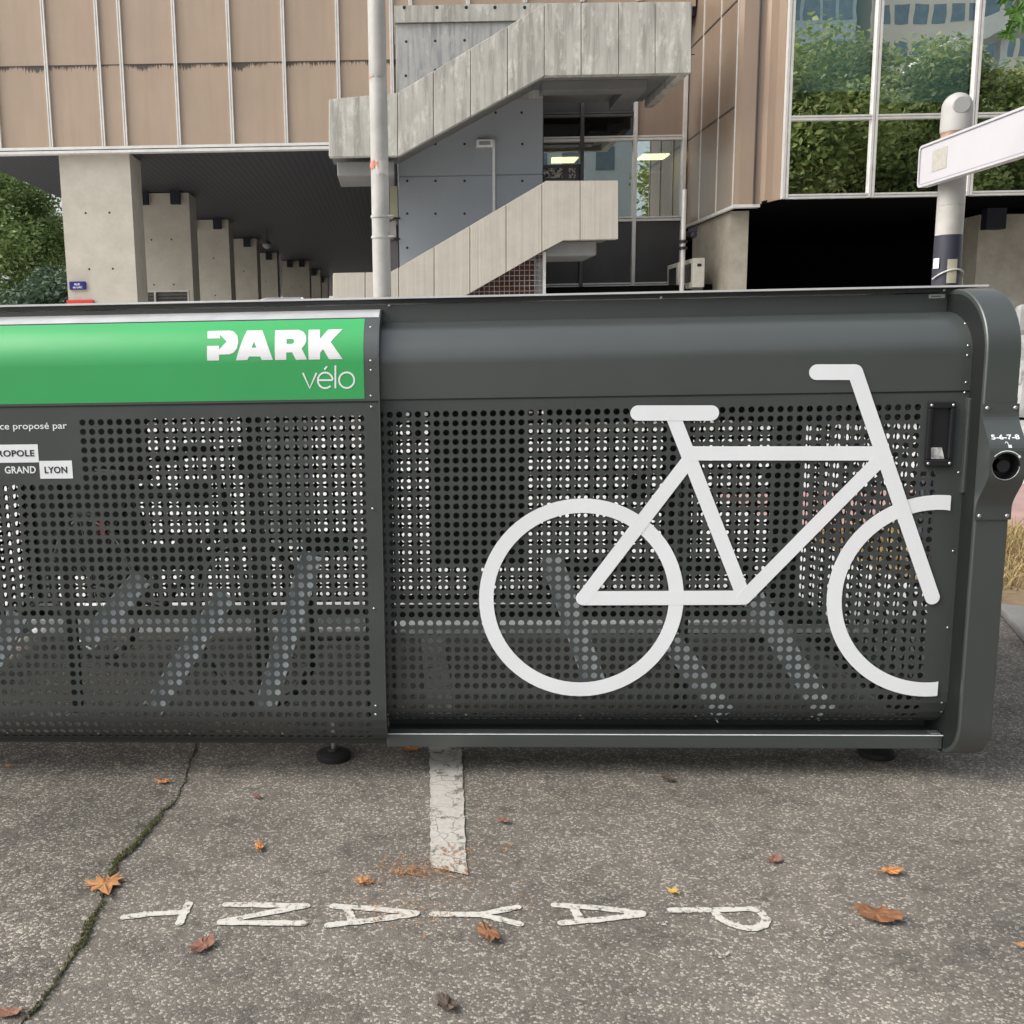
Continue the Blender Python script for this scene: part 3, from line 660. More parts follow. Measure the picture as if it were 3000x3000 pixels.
mb.add([(hxc + hr * math.cos(2 * math.pi * i / k), y, hzc + hr * math.sin(2 * math.pi * i / k)) for y in (yf, yf + .05) for i in range(k)], [(i, (i + 1) % k, (i + 1) % k + k, i + k) for i in range(k)] + [tuple(range(k, 2 * k))])
mb.build('lock_well', BLACK, lc)
mb = MB(); mb.tube([(hxc, yf + .05, hzc), (hxc, yf + .012, hzc)], .018, 20); mb.build('lock_barrel', BLACK, lc, smooth=True)
mb = MB(); mb.tube([(hxc + (hr - .001) * math.cos(R(-a)), yf - .001, hzc + (hr - .001) * math.sin(R(-a))) for a in range(0, 181, 10)], .001, 6); mb.build('well_rim', ALU, lc)
def P5(x, y): return PB.hit(2500 + x * .41408, 800 + y * .41408)
x0, z0 = P5(975, 1175); x1, z1 = P5(1165, 1140); vs, fs = text_fit('5-6-7-8', x0, x1, z0 - .001, z1, .02); decal(PB, vs, fs, 0.0038, 'lettering', WHITE, lc, False)
c = (hxc, hzc); arc = [(c[0] + (hr + .006) * math.cos(R(a)), c[1] + (hr + .006) * math.sin(R(a))) for a in range(140, 42, -6)]
strokes(PB, [(arc, .0022, (0, 0)), ([arc[-1], (arc[-1][0] + .0045, arc[-1][1] - .006)], .006, (0, 0))], 0.0038, 'arrow', WHITE, lc, .002)
ic = P5(1088, 1215); strokes(PB, [([(ic[0] + .0015, ic[1] - .004), (ic[0] + .0105, ic[1] - .004)], .008, (0, 0)), ([(ic[0] + .002, ic[1]), (ic[0] + .001, ic[1] + .007), (ic[0] - .003, ic[1] + .009), (ic[0] - .006, ic[1] + .005)], .0018, (0, 0))], 0.0038, 'padlock_symbol', WHITE, lc, .002)
for xx in (X0 + .012, X1 - .012):
    for q in (zb_ + .012, zt - .012): screw(xx, -.0468, q, lc, s=1.35)

# ---------------- a parked bicycle seen through the holes
bk = thing('bicycle', 'dark bicycle parked inside the locker behind the left perforated door', 'bicycle', LO + ex * -1.05 + ey * 1.0, ANG - R(35), local=True)
DK = M('bicycle_paint', (.03, .03, .035), None, 3, .3); RED = M('reflector_red', (.5, .02, .02), None, 3, .3)
for sx in (-.52, .52):
    mb = MB(); mb.tube([(sx + .33 * math.cos(2 * math.pi * i / 40), 0, .36 + .33 * math.sin(2 * math.pi * i / 40)) for i in range(41)], .017, 8, False); wo = mb.build('wheel', RUBBER, bk, smooth=True)
    mb = MB()
    for i in range(14): mb.tube([(sx, 0, .36), (sx + .32 * math.cos(math.pi * 2 * i / 14), 0, .36 + .32 * math.sin(math.pi * 2 * i / 14))], .0015, 4)
    mb.tube([(sx + .31 * math.cos(2 * math.pi * i / 40), 0, .36 + .31 * math.sin(2 * math.pi * i / 40)) for i in range(41)], .008, 6, False); mb.build('rim', STEEL, wo)
mb = MB()
for a, b in (((-.52, .36), (-.02, .34)), ((-.52, .36), (-.2, .82)), ((-.2, .86), (-.02, .34)), ((-.2, .80), (.36, .86)), ((-.02, .34), (.38, .76)), ((.34, .98), (.52, .36))): mb.tube([(a[0], 0, a[1]), (b[0], 0, b[1])], .014, 8)
mb.build('frame', DK, bk, smooth=True)
mb = MB(); mb.tube([(.30, -.29, 1.0), (.36, -.12, 1.02), (.36, .12, 1.02), (.30, .29, 1.0)], .012, 8); mb.build('handlebar', DK, bk, smooth=True)
mb = MB(); mb.xy([(-.36, -.07), (-.36, .07), (-.2, .05), (-.06, .015), (-.06, -.015), (-.2, -.05)], .88, .92); mb.build('saddle', BLACK, bk, bevel=.01)
mb = MB(); mb.box((-.40, -.03, .62), (-.385, .03, .68)); mb.build('reflector', RED, bk)

# ================================================================== OFFICE BUILDING
Zs = 5.19; YF = 20.0
seam_z = atY(300, 190, YF).z
BRONZE = cladding('bronze_cladding', (.42, .32, .238), (.37, .28, .208), seam_z)
BRONZE2 = cladding('bronze_cladding_plain', (.31, .235, .175), (.26, .195, .15), 0, .33, False)
off = thing('office_building', 'tan panelled office block raised on concrete pillars behind the locker', 'building', (-1, 20, 0))
mb = MB(); mb.box((-8.1, YF, Zs + .06), (2.5, YF + .3, 13)); mb.box((2.5, YF, 7.6), (5.66, YF + .3, 13)); mb.build('cladding', BRONZE, off)
mb = MB(); mb.box((-8.1, YF - .006, seam_z - .012), (5.66, YF + .02, seam_z + .004)); mb.build('panel_joint', SPAN, off)
def xat(px, py=445): return atY(px, py, YF).x
mul = [xat(p) for p in (3, 154, 307, 372, 528, 684, 841, 997, 1152)]
mul = [mul[0] - 1.05] + mul + [.36, 1.43, 2.49, 3.55, 4.6]
for x in mul:
    mb = MB(); 
    zq = Zs + .1 if x < 2.4 else 7.7
    for q in (-.03, .012): mb.box((x + q, YF - .055, zq), (x + q + .022, YF, 13))
    mb.box((x - .008, YF - .03, zq), (x + .012, YF, 13)); mb.build('mullion', LFRAME, off)
mb = MB(); mb.box((-8.15, YF - .06, Zs + .05), (2.5, YF - .0, Zs + .1)); mb.box((-8.15, YF - .07, Zs - .02), (2.5, YF + .1, Zs + .03)); mb.build('bottom_trim', LFRAME, off)
mb = MB(); mb.box((-8.1, YF + .1, Zs), (1.0, 72, Zs + .25)); mb.box((1.0, YF + .1, Zs), (2.5, 21.0, Zs + .25)); mb.box((2.5, YF + .05, 7.45), (5.66, 20.6, 7.59)); mb.build('soffit', SOFFIT, off)
mb = MB(); mb.box((-8.1, YF + .3, Zs + .25), (-7.9, 72, 13)); mb.box((-7.9, YF + .3, 12.8), (16, 72, 13)); mb.box((.9, 24.5, 0), (1.3, 70, Zs)); mb.build('hidden_walls', SPAN, off)
mb = MB(); mb.box((.9, 21.2, 0), (2.9, 24.4, Zs)); mb.build('stair_core', CONC_GREY, off)
def pillar(x0, x1, y0, y1, ztop, mat, name='pillar', blocks=True, holes=True):
    mb = MB(); mb.box((x0, y0, 0), (x1, y1, ztop))
    mb.k = 1
    if holes:
        for zz in (1.9, 3.05, 4.1):
            for xx in (x0 + (x1 - x0) * .33, x0 + (x1 - x0) * .67): mb.tube([(xx, y0 - .002, zz), (xx, y0 + .01, zz)], .022, 8)
    p = mb.build(name, [mat, INK], off)
    if blocks:
        for xx in (x0 + .35, x1 - .3):
            b = MB(); b.box((xx - .11, y0 - .16, ztop - .27), (xx + .11, y0 - .002, ztop + .02)); b.build('bearing_block', BLACKBOX, p)
    return p
pillar(atY(172, 460, 20.1).x, atY(379, 460, 20.1).x, 20.1, 20.95, Zs, PILLAR, blocks=False)
for i, (pr_, Yp) in enumerate(((556, 24.9), (668, 29.9), (748, 34.9), (807, 39.9))):
    xr = atY(pr_, 640, Yp).x; pillar(xr - 1.4, xr, Yp, Yp + .85, Zs - .02, PILLAR2)
for pr_, Yp, wd in ((905, 43.5, 1.15), (937, 48.5, .9), (958, 53.5, .8)):
    xr = atY(pr_, 760, Yp).x; pillar(xr - wd, xr, Yp, Yp + .85, Zs - .02, PILLAR2)
hl = thing('hanging_lamp', 'small round lamp hanging from the dark soffit between the receding pillars', 'lamp', tuple(atY(782, 712, 33)))
c = atY(782, 712, 33); mb = MB(); mb.tube([(c.x, 33, c.z), (c.x, 33, Zs)], .02, 6); mb.build('rod', DFRAME, hl)
mb = MB(); mb.lathe((c.x, 33, c.z - .18), [(.03, 0), (.11, .05), (.15, .14), (.11, .22), (.04, .26)], 16); mb.build('globe', M('lamp_globe', (.25, .25, .24), None, 3, .3), hl, smooth=True)
# street name plate, red plate
p0 = atY(204, 849, 20.06); p1 = atY(250, 824, 20.06)
sp = MB(); sp.box((p0.x, 20.05, p0.z), (p1.x, 20.098, p1.z)); so_ = sp.build('street_name_plate', M('blue_enamel', (.012, .014, .16), None, 3, .3), loc=(p0.x, 20.05, p0.z), bevel=.01); tag(so_, 'small blue street name plate with white letters on the first concrete pillar', 'sign')
ORG[so_.name] = Vector((p0.x, 20.05, p0.z))
def xztext(body, x0, x1, z0, z1, y, mat, parent, bold=.02, name='lettering'):
    vs, fs = text_fit(body, x0, x1, z0, z1, bold); mb = MB(); mb.add([(x, y, z) for x, z in vs], fs); return mb.build(name, mat, parent)
wx = p1.x - p0.x; hz = p1.z - p0.z
xztext('RUE', p0.x + wx * .33, p0.x + wx * .66, p0.z + hz * .52, p0.z + hz * .76, 20.046, WHITE, so_)
xztext('du LAC', p0.x + wx * .22, p0.x + wx * .80, p0.z + hz * .16, p0.z + hz * .40, 20.046, WHITE, so_)
p0 = atY(197, 905, 20.06); p1 = atY(273, 878, 20.06)
sp = MB(); sp.box((p0.x, 20.04, p0.z - .25), (p1.x, 20.098, p1.z)); tag(sp.build('wall_panel', M('red_paint', (.62, .05, .035), None, 3, .4), loc=(p0.x, 20.04, p0.z), bevel=.005), 'plain red panel fixed low on the first concrete pillar', 'sign')
# louvred shutter box beside pillar
lv = thing('louvre_screen', 'grey louvred screen with pale frame beside the second pillar', 'louvre', (-5.1, 22.6, 0))
p0 = atY(405, 905, 22.6); p1 = atY(553, 850, 22.6); xm = atY(455, 880, 22.6).x
mb = MB(); mb.box((p0.x, 22.58, p1.z - .03), (p1.x, 22.66, p1.z)); mb.box((xm - .02, 22.58, 0), (xm + .02, 22.66, p1.z - .03)); mb.box((p1.x - .03, 22.58, 0), (p1.x, 22.66, p1.z - .03)); mb.build('frame', LFRAME, lv)
mb = MB()
for i in range(40):
    zz = i * .07; 
    if zz < p1.z - .08: mb.add([(p0.x, 22.60, zz), (p1.x - .03, 22.60, zz), (p1.x - .03, 22.65, zz + .08), (p0.x, 22.65, zz + .08)], [(0, 1, 2, 3)])
mb.build('louvres', M('louvre_grey', (.14, .135, .12), None, 3, .5), lv, solid=.004)
# --- recessed glazing at Y = 20.5
YG = 20.5
def G(px, py): p = atY(px, py, YG); return p.x, p.z
xL, xA, xB, xC = G(1588, 500)[0], G(1703, 500)[0], G(1858, 500)[0], 5.70
z_t, z_m1, z_m0, z_lo = G(1800, 340)[1], G(1800, 411)[1], G(1900, 646)[1], G(1900, 838)[1]
gz = thing('glazed_entrance', 'recessed glazed lobby bay with dark frames beside the concrete stairs', 'glazed bay', (4, 20.5, 0))
mb = MB(); mb.box((xB, YG - .02, z_m1 + .08), (xC - .05, YG + .05, 7.44)); mb.build('cladding_panel', BRONZE2, gz)
mb = MB(); mb.box((2.45, YG + .01, z_t + .05), (xB - .04, YG + .06, 7.44)); mb.build('dark_panel', SPAN, gz)
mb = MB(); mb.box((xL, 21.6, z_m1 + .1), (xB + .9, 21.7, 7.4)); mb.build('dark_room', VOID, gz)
for x in (xL - .02, xA, xB, xC - .06):
    mb = MB(); mb.box((x - .035, YG - .09, z_lo - .1), (x + .035, YG + .06, 7.44 if x > 4 else z_t + .3)); mb.build('mullion', LFRAME if x > 4.5 else DFRAME, gz, bevel=.006)
for zz, x0_, x1_ in ((z_m1, xL, xC - .1), (z_m0, xL, xC - .1), (z_lo, xL, xC - .1), (z_t, xL, xB - .04)):
    mb = MB(); mb.box((x0_, YG - .06, zz - .015), (x1_, YG + .05, zz + .03)); mb.box((x0_, YG - .045, zz + .045), (x1_, YG + .05, zz + .075)); mb.build('transom', LFRAME if zz != z_t else DFRAME, gz)
def pane(x0, x1, z0, z1, y, mat, parent, name='window_pane', t=.006):
    mb = MB(); mb.box((x0, y, z0), (x1, y + t, z1)); return mb.build(name, mat, parent)
pane(xA + .035, xB - .035, z_m0 + .075, z_m1 - .015, YG, GLASS_R, gz); pane(xB + .035, xC - .095, z_m0 + .075, z_m1 - .015, YG, GLASS_R, gz)
pane(xL, xA - .035, z_m1 + .075, z_t - .015, YG, GLASS_D, gz); pane(xA + .035, xB - .035, z_m1 + .075, z_t - .015, YG, GLASS_D, gz)
pane(xL, xA - .035, G(1650, 482)[1], z_m1 - .015, YG, GLASS_R, gz)
for a, b in ((xL, xA), (xA, xB), (xB, xC - .06)):
    mb = MB(); mb.box((a + .035, YG, z_lo + .075), (b - .035, YG + .04, z_m0 - .015)); mb.build('spandrel', SPAN, gz)
dz = G(1650, 482)[1]
mb = MB(); mb.box((xL, YG, z_m0 + .075), (xA - .035, YG + .04, dz)); dd = mb.build('door', DFRAME, gz)
for a, b in ((1592, 1648), (1666, 1686)):
    p = G(a, 522); q = G(b, 492); mb = MB(); mb.box((p[0], YG - .01, p[1]), (q[0], YG - .002, q[1])); mb.build('door_glass', M('poster_print', (.03, .03, .03), (.5, .5, .47), 18, .4, lo=.45, hi=.55), dd)
# lobby behind the glass
LOBW = M('lobby_brown_wall', (.38, .27, .15), (.3, .21, .12), 1, .7); LOBC = M('lobby_ceiling', (.35, .3, .24), None, 2, .8)
mb = MB(); zf = z_m0 - .2; zc = z_m1 + .03; mb.box((xL - 1, 24.5, zf), (6.15, 24.6, zc)); mb.box((xC + .3, YG + .1, zf), (xC + .4, 24.5, zc)); mb.box((xL - 1, 20.7, zf - .1), (6.15, 24.6, zf)); mb.build('lobby_wall', LOBW, gz)
mb = MB(); mb.box((xL - 1, YG + .1, zc), (6.15, 24.6, zc + .1)); mb.build('lobby_ceiling', LOBC, gz)
LIT = emis('ceiling_light_panel', (1, .86, .45), 2.6)
for px, py, Yl in ((1650, 446, 22.6), (1914, 438, 22.4)):
    p = atY(px, py, Yl); mb = MB(); mb.box((p.x - .28, Yl - .28, zc - .03), (p.x + .28, Yl + .28, zc - .002)); mb.build('ceiling_light', LIT, gz)
p0 = atY(1590, 440, 22); mb = MB(); mb.box((p0.x - .02, 22, zc - .22), (p0.x + .18, 22.05, zc - .08)); mb.build('exit_sign', M('exit_green', (.02, .25, .06), None, 3, .4), gz)
mb = MB(); a = atY(1880, 510, 23.5); b = atY(1975, 640, 23.5); mb.box((a.x, 23.45, zf), (b.x, 23.5, a.z)); mb.build('inner_door', M('inner_door_wood', (.33, .21, .1), (.25, .16, .08), 1, .5, stretch=(8, 1, 1)), gz)
mb = MB(); mb.box((a.x - .05, 23.42, a.z), (b.x + .3, 23.5, a.z + .06)); mb.box((b.x, 23.42, zf), (b.x + .06, 23.5, a.z)); mb.build('inner_door_frame', LFRAME, gz)
# podium that carries the bay and the air conditioners
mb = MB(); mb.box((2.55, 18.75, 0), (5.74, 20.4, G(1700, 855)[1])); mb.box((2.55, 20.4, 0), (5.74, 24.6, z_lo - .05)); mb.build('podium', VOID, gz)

# ================================================================== RIGHT WING (tower)
zt_ = 3.695; YT = 16.9
wg = thing('office_wing', 'projecting office wing with mirrored windows and bronze corner cladding at right', 'building', (10, 17, 0))
cx = lambda px, Y: atY(px, 590, Y).x
plan = [(5.70, 20.5), (5.70, 17.62), (5.76, 17.52), (cx(2225, 17.46), 17.46), (cx(2240, 17.38), 17.38), (cx(2262, 17.1), 17.1), (cx(2284, 16.95), 16.95)]
mb = MB(); n = len(plan)
mb.add([(x, y, z) for x, y in plan for z in (zt_, 13)], [(2 * i, 2 * i + 2, 2 * i + 3, 2 * i + 1) for i in range(n - 1)]); mb.build('corner_cladding', BRONZE2, wg, solid=.05)
for yy in [atX(*q, 5.70).y for q in ((2049, 600), (2098, 600), (2147, 590))]:
    mb = MB(); mb.box((5.685, yy - .012, zt_), (5.70, yy + .012, 13)); mb.build('joint_bead', LFRAME, wg)
for px, py, Y in ((2018, 410, 20.4), (2032, 133, 19.6)):
    z = atX(px, py, 5.70).z; mb = MB(); mb.box((5.692, 17.62, z - .015), (5.70, 20.45, z + .015)); mb.build('panel_joint', SPAN, wg)
for px in (2205, 2238): mb = MB(); x = atY(px, 590, 17.5).x; mb.box((x - .008, 17.43, zt_), (x + .008, 17.50, 13)); mb.build('panel_joint', SPAN, wg)
mb = MB(); mb.box((5.66, 17.6, zt_ - .05), (5.72, 20.5, zt_)); mb.box((5.66, 17.45, zt_ - .05), (6.1, 17.6, zt_)); mb.build('bottom_trim', LFRAME, wg)
vx = [cx(2291, YT) + .03, atY(2549, 560, YT).x, atY(2836, 560, YT).x]; vx.append(vx[-1] + 1.56); vx.append(vx[-1] + 1.56); vx.append(vx[-1] + 1.56)
ztr = atY(2400, 346, YT).z
for x in vx:
    mb = MB(); mb.box((x - .045, YT - .05, zt_), (x - .01, YT + .05, 13)); mb.box((x + .01, YT - .05, zt_), (x + .045, YT + .05, 13)); mb.box((x - .01, YT - .02, zt_), (x + .01, YT + .05, 13)); mb.build('mullion', LFRAME, wg)
for zz in (zt_ + .03, ztr, 7.9, 9.4):
    mb = MB()
    for a, b in zip(vx[:-1], vx[1:]): mb.box((a + .045, YT - .045, zz - .035), (b - .045, YT + .05, zz - .008)); mb.box((a + .045, YT - .045, zz + .008), (b - .045, YT + .05, zz + .035)); mb.box((a + .045, YT - .02, zz - .008), (b - .045, YT + .05, zz + .008))
    mb.build('transom', LFRAME, wg)
for i, (a, b) in enumerate(zip(vx[:-1], vx[1:])):
    for z0_, z1_ in ((zt_ + .065, ztr - .035), (ztr + .035, 7.865), (7.935, 9.365)):
        o = MB(); yy = YT + .01; k = random.uniform(-.003, .003); k2 = random.uniform(-.003, .003)
        o.add([(a + .045, yy, z0_), (b - .045, yy + k, z0_), (b - .045, yy + k + k2, z1_), (a + .045, yy + k2, z1_)], [(0, 1, 2, 3)]); o.build('window_pane', GLASS_T, wg)
BLIND = M('pale_blind', (.62, .78, .78), (.55, .7, .7), 2, .7)
for i, pyb in enumerate((265, 300, 205, 230)):
    if i + 1 < len(vx):
        zb2 = atY(2400, pyb, YT).z; mb = MB(); mb.box((vx[i] + .05, YT + .12, zb2), (vx[i + 1] - .05, YT + .14, 7.85)); mb.build('blind', BLIND, wg)
ROOMD = M('dark_room', (.03, .035, .035), None, 1, .9)
mb = MB(); mb.box((6.30, YT + 2.5, zt_ + .1), (14, YT + 2.6, 13)); mb.box((6.30, YT + .1, zt_ + .05), (14, YT + 2.6, zt_ + .1)); mb.box((6.27, YT + .1, zt_ + .1), (6.30, YT + 2.5, 13)); mb.box((13.9, YT + .1, zt_ + .1), (14, YT + 2.5, 13)); mb.build('room_shell', ROOMD, wg)
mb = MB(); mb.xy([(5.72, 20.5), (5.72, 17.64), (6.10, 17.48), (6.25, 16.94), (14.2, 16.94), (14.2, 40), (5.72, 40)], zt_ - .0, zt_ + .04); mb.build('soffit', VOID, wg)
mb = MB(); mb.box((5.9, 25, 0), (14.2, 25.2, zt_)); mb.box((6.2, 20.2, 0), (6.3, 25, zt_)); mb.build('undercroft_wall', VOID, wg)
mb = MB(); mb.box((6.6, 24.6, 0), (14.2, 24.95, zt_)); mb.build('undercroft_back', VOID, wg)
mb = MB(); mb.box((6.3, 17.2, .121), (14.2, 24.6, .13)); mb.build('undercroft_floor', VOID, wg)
x0_, x1_ = 5.76, atY(2190, 750, 17.9).x
mb = MB(); mb.box((x0_, 17.9, 0), (x1_, 20.15, zt_ - .05)); mb.build('pillar', CONC_STAIN, wg)
xq = atY(2862, 750, 18.6).x; mb = MB(); mb.box((xq, 18.6, 0), (xq + 3, 19.6, zt_ - .1)); wp = mb.build('pillar', CONC_STAIN, wg)
mb = MB(); p = atY(2912, 655, 18.5); mb.box((p.x - .18, 18.42, p.z - .1), (p.x + .17, 18.598, zt_ - .01)); mb.build('bearing_block', BLACKBOX, wp)

# ================================================================== STAIRCASE
YP = 17.2; st = thing('outdoor_staircase', 'raw concrete outdoor staircase with two sloping parapets wrapping a grey core wall', 'staircase', (1.5, 18, 0))
def S(px, py, Y=YP): p = atY(px, py, Y); return (p.x, p.z)
def lerp_poly(pts, x):
    for (xa, ya), (xb, yb) in zip(pts[:-1], pts[1:]):
        if xa - 1e-6 <= x <= xb + 1e-6: return ya + (yb - ya) * (x - xa) / (xb - xa)
    return pts[-1][1]
def parapet(name, top, bot, joints, mat, lbl, Y0=YP, th=.16):
    mb = MB(); js = joints
    for a, b in zip(js[:-1], js[1:]):
        ga, gb = a + 1.2, b - 1.2; T = [(x, y) for x, y in top if ga < x < gb]; Bo = [(x, y) for x, y in bot if ga < x < gb]
        poly = [(ga, lerp_poly(top, ga))] + T + [(gb, lerp_poly(top, gb))] + [(gb, lerp_poly(bot, gb))] + Bo[::-1] + [(ga, lerp_poly(bot, ga))]
        mb.xz([S(*p, Y0) for p in poly], Y0, Y0 + th)
    poly = [(x, y + 3) for x, y in top] + [(x, y - 3) for x, y in bot[::-1]]
    mb.xz([S(*p, Y0) for p in poly], Y0 + .03, Y0 + th - .01)
    o = mb.build(name, mat, st, bevel=.006); o['label'] = lbl; return o
UT = [(963, 291), (1165, 272), (1600, 9), (2030, 5)]; UB = [(963, 459), (1168, 456), (1595, 221), (2023, 213)]
parapet('parapet', UT, UB, [963, 1165, 1270, 1379, 1487, 1595, 1703, 1813, 1920, 2026], CONC_OLD, 'upper parapet, weathered grey concrete')
LT = [(975, 800), (1143, 797), (1170, 783), (1600, 530), (1812, 529)]; LB = [(975, 1000), (1168, 1000), (1200, 960), (1588, 737), (1652, 703), (1811, 700)]
parapet('parapet', LT, LB, [975, 1070, 1168, 1272, 1377, 1483, 1588, 1700, 1812], CONC_NEW, 'lower parapet, clean pale concrete')
# end return of upper right landing & soffits
mb = MB(); a = S(2023, 213); b = S(2030, 5); mb.box((a[0] - .16, YP + .16, a[1]), (a[0] - .01, 19.6, b[1])); mb.build('return_wall', CONC_OLD, st)
mb = MB()
sb1 = [S(x, y - 22) for x, y in UB]; sb2 = [(x, z + .22) for x, z in sb1]
mb.xz([sb1[0], sb1[1], sb1[2], sb1[3], sb2[3], sb2[2], sb2[1], sb2[0]], YP + .16, 18.6); xr = sb1[3][0] - .2
mb.box((S(1595, 0)[0], 18.6, sb1[3][1] + .0), (xr, 19.6, sb1[3][1] + .25)); mb.build('stair_slab', CONC_SLAB, st)
mb = MB(); a = S(1600, 222); mb.box((a[0] + .05, 18.0, sb1[3][1] - .16), (xr - .3, 18.35, sb1[3][1] + .0)); mb.box((S(1905, 0)[0] - .15, 18.35, sb1[3][1] - .14), (S(1905, 0)[0] + .2, 19.6, sb1[3][1])); mb.build('landing_beam', CONC_SLAB, st, bevel=.01)
a = S(985, 459); mb = MB(); mb.box((a[0], YP + .18, a[1] - .28), (S(1165, 0)[0] - .1, 18.5, a[1] - .05)); mb.build('landing_beam', CONC_SLAB, st, bevel=.02)
a = S(1605, 720); b = S(1755, 745); mb = MB(); mb.box((a[0], YP + .2, b[1]), (b[0], 18.6, a[1] + .1)); mb.build('landing_beam', CONC_SLAB, st, bevel=.03)
mb = MB(); lb = [S(x, y - 14) for x, y in LB[1:]]; mb.xz([lb[1], lb[2], lb[3], lb[4], (lb[4][0], lb[4][1] + .2), (lb[3][0], lb[3][1] + .2), (lb[2][0], lb[2][1] + .2), (lb[1][0], lb[1][1] + .2)], YP + .16, 18.58); mb.build('stair_slab', CONC_SLAB, st)
# core wall
YW = 18.62; p0 = atY(1168, 600, YW); p1 = atY(1589, 600, YW); ztop = atY(1300, 68, YW).z
zj = atY(1300, 516, YW).z
mb = MB(); mb.box((p0.x, YW, 0), (p1.x, 19.9, zj - .01)); mb.box((p0.x, YW, zj + .01), (p1.x, 19.9, 5.695))
mb.box((p0.x + .01, YW + .02, zj - .01), (p1.x - .01, 19.88, zj + .01))
mb.k = 1
for px in (1193, 1276, 1361, 1530):
    for py in (422, 428, 530, 626, 726):
        if px == 1193 and py == 428: continue
        if py == 428: continue
        p = atY(px, py, YW); mb.tube([(p.x, YW - .003, p.z), (p.x, YW + .01, p.z)], .024, 8)
for px in (1452, 1528): p = atY(px, 330, YW); mb.tube([(p.x, YW - .003, p.z), (p.x, YW + .01, p.z)], .024, 8)
mb.build('core_wall', [CONC_GREY, INK], st)
mb = MB(); mb.box((p0.x, YW, 5.70), (p1.x, 19.9, ztop)); mb.k = 1
for px, py in ((1189, 222), (1275, 120), (1361, 118), (1275, 205), (1190, 122)): p = atY(px, py, YW); mb.tube([(p.x, YW - .003, p.z), (p.x, YW + .01, p.z)], .024, 8)
mb.build('upper_core_wall', [CONC_WORN, INK], st)
zt2 = atY(1300, 14, YW - .05).z; mb = MB(); mb.box((p0.x - .02, YW - .05, ztop + .01), (p1.x + .02, 19.9, zt2)); mb.k = 1
for px in (1184, 1280, 1366, 1450, 1537): p = atY(px, 22, YW - .05); mb.tube([(p.x, YW - .053, p.z), (p.x, YW, p.z)], .03, 8)
mb.build('wall_coping', [CONC_OLD, INK], st)
# grille under the lower flight
gr = thing('steel_grille', 'rusty wire mesh grille filling the triangle under the lower stair flight', 'grille', (2, 17.6, 0))
YQ = YP + .25; ga = atY(1345, 868, YQ); gb = atY(1590, 738, YQ)
def gtop(x): return gb.z + (x - gb.x) * (gb.z - ga.z) / (gb.x - ga.x) - .0
mb = MB(); x = ga.x - .6
while x < gb.x: mb.box((x, YQ, .2), (x + .010, YQ + .01, gtop(x))); x += .085
z = .3
while z < gb.z:
    xs_ = max(ga.x - .6, gb.x + (z - gb.z) * (gb.x - ga.x) / (gb.z - ga.z)); mb.box((xs_, YQ - .012, z), (gb.x, YQ - .002, z + .010)); z += .085
mb.build('mesh', M('grille_metal', (.4, .36, .34), (.3, .2, .15), 8, .5), gr)
mb = MB(); mb.box((gb.x, YQ - .03, 0), (gb.x + .05, YQ + .05, gb.z)); mb.build('post', LFRAME, gr)
mb = MB(); mb.box((ga.x - .5, 18.5, 0), (gb.x, 18.6, gb.z - .05)); mb.build('backing', M('rusty_backing', (.05, .03, .028), (.10, .055, .045), 3, .9), gr)
# wall lamp with conduit
wl = thing('wall_lamp', 'square white wall lamp with vertical conduit on the grey core wall', 'lamp', tuple(atY(1420, 420, YW)))
a = atY(1394, 435, YW); b = atY(1443, 411, YW); mb = MB(); mb.box((a.x, YW - .12, a.z), (b.x, YW, b.z)); mb.build('lamp_body', LFRAME, wl, bevel=.01)
mb = MB(); mb.box((a.x + .05, YW - .124, a.z + .035), (b.x - .05, YW - .121, b.z - .035)); mb.build('lamp_glass', M('lamp_lens', (.3, .3, .3), None, 3, .2), wl)
c = atY(1447, 620, YW); mb = MB(); mb.box((c.x - .025, YW - .04, 2.8), (c.x + .02, YW, b.z)); mb.build('conduit', LFRAME, wl)
# pipes left of core wall
dp = thing('pipe_bundle', 'short pale wall box with dark brackets beside the lamp post left of the core wall', 'pipework', (-.2, 18.8, 0))
a = atY(1143, 640, 18.7); b = atY(1164, 545, 18.7); mb = MB(); mb.box((a.x, 18.7, a.z), (b.x, 19.6, b.z)); mb.build('box', M('pale_box', (.4, .38, .28), None, 3, .6), dp)
a = atY(1143, 695, 18.7); b = atY(1160, 648, 18.7); mb = MB(); mb.box((a.x, 18.7, a.z), (b.x, 19.2, b.z)); mb.build('box', M('grey_box', (.35, .33, .33), None, 3, .6), dp)
for py in (640, 700): p = atY(1155, py, 18.6); mb = MB(); mb.tube([(p.x - .1, 18.6, p.z - .06), (p.x, 18.55, p.z), (p.x + .1, 18.6, p.z)], .018, 8); mb.build('bracket', BLACK, dp, smooth=True)
a = atY(1130, 900, 18.9); b = atY(1166, 705, 18.9); mb = MB(); mb.box((a.x, 18.9, 0), (b.x, 19.8, b.z)); mb.build('duct', M('duct_brown', (.10, .085, .09), None, 3, .6), dp)

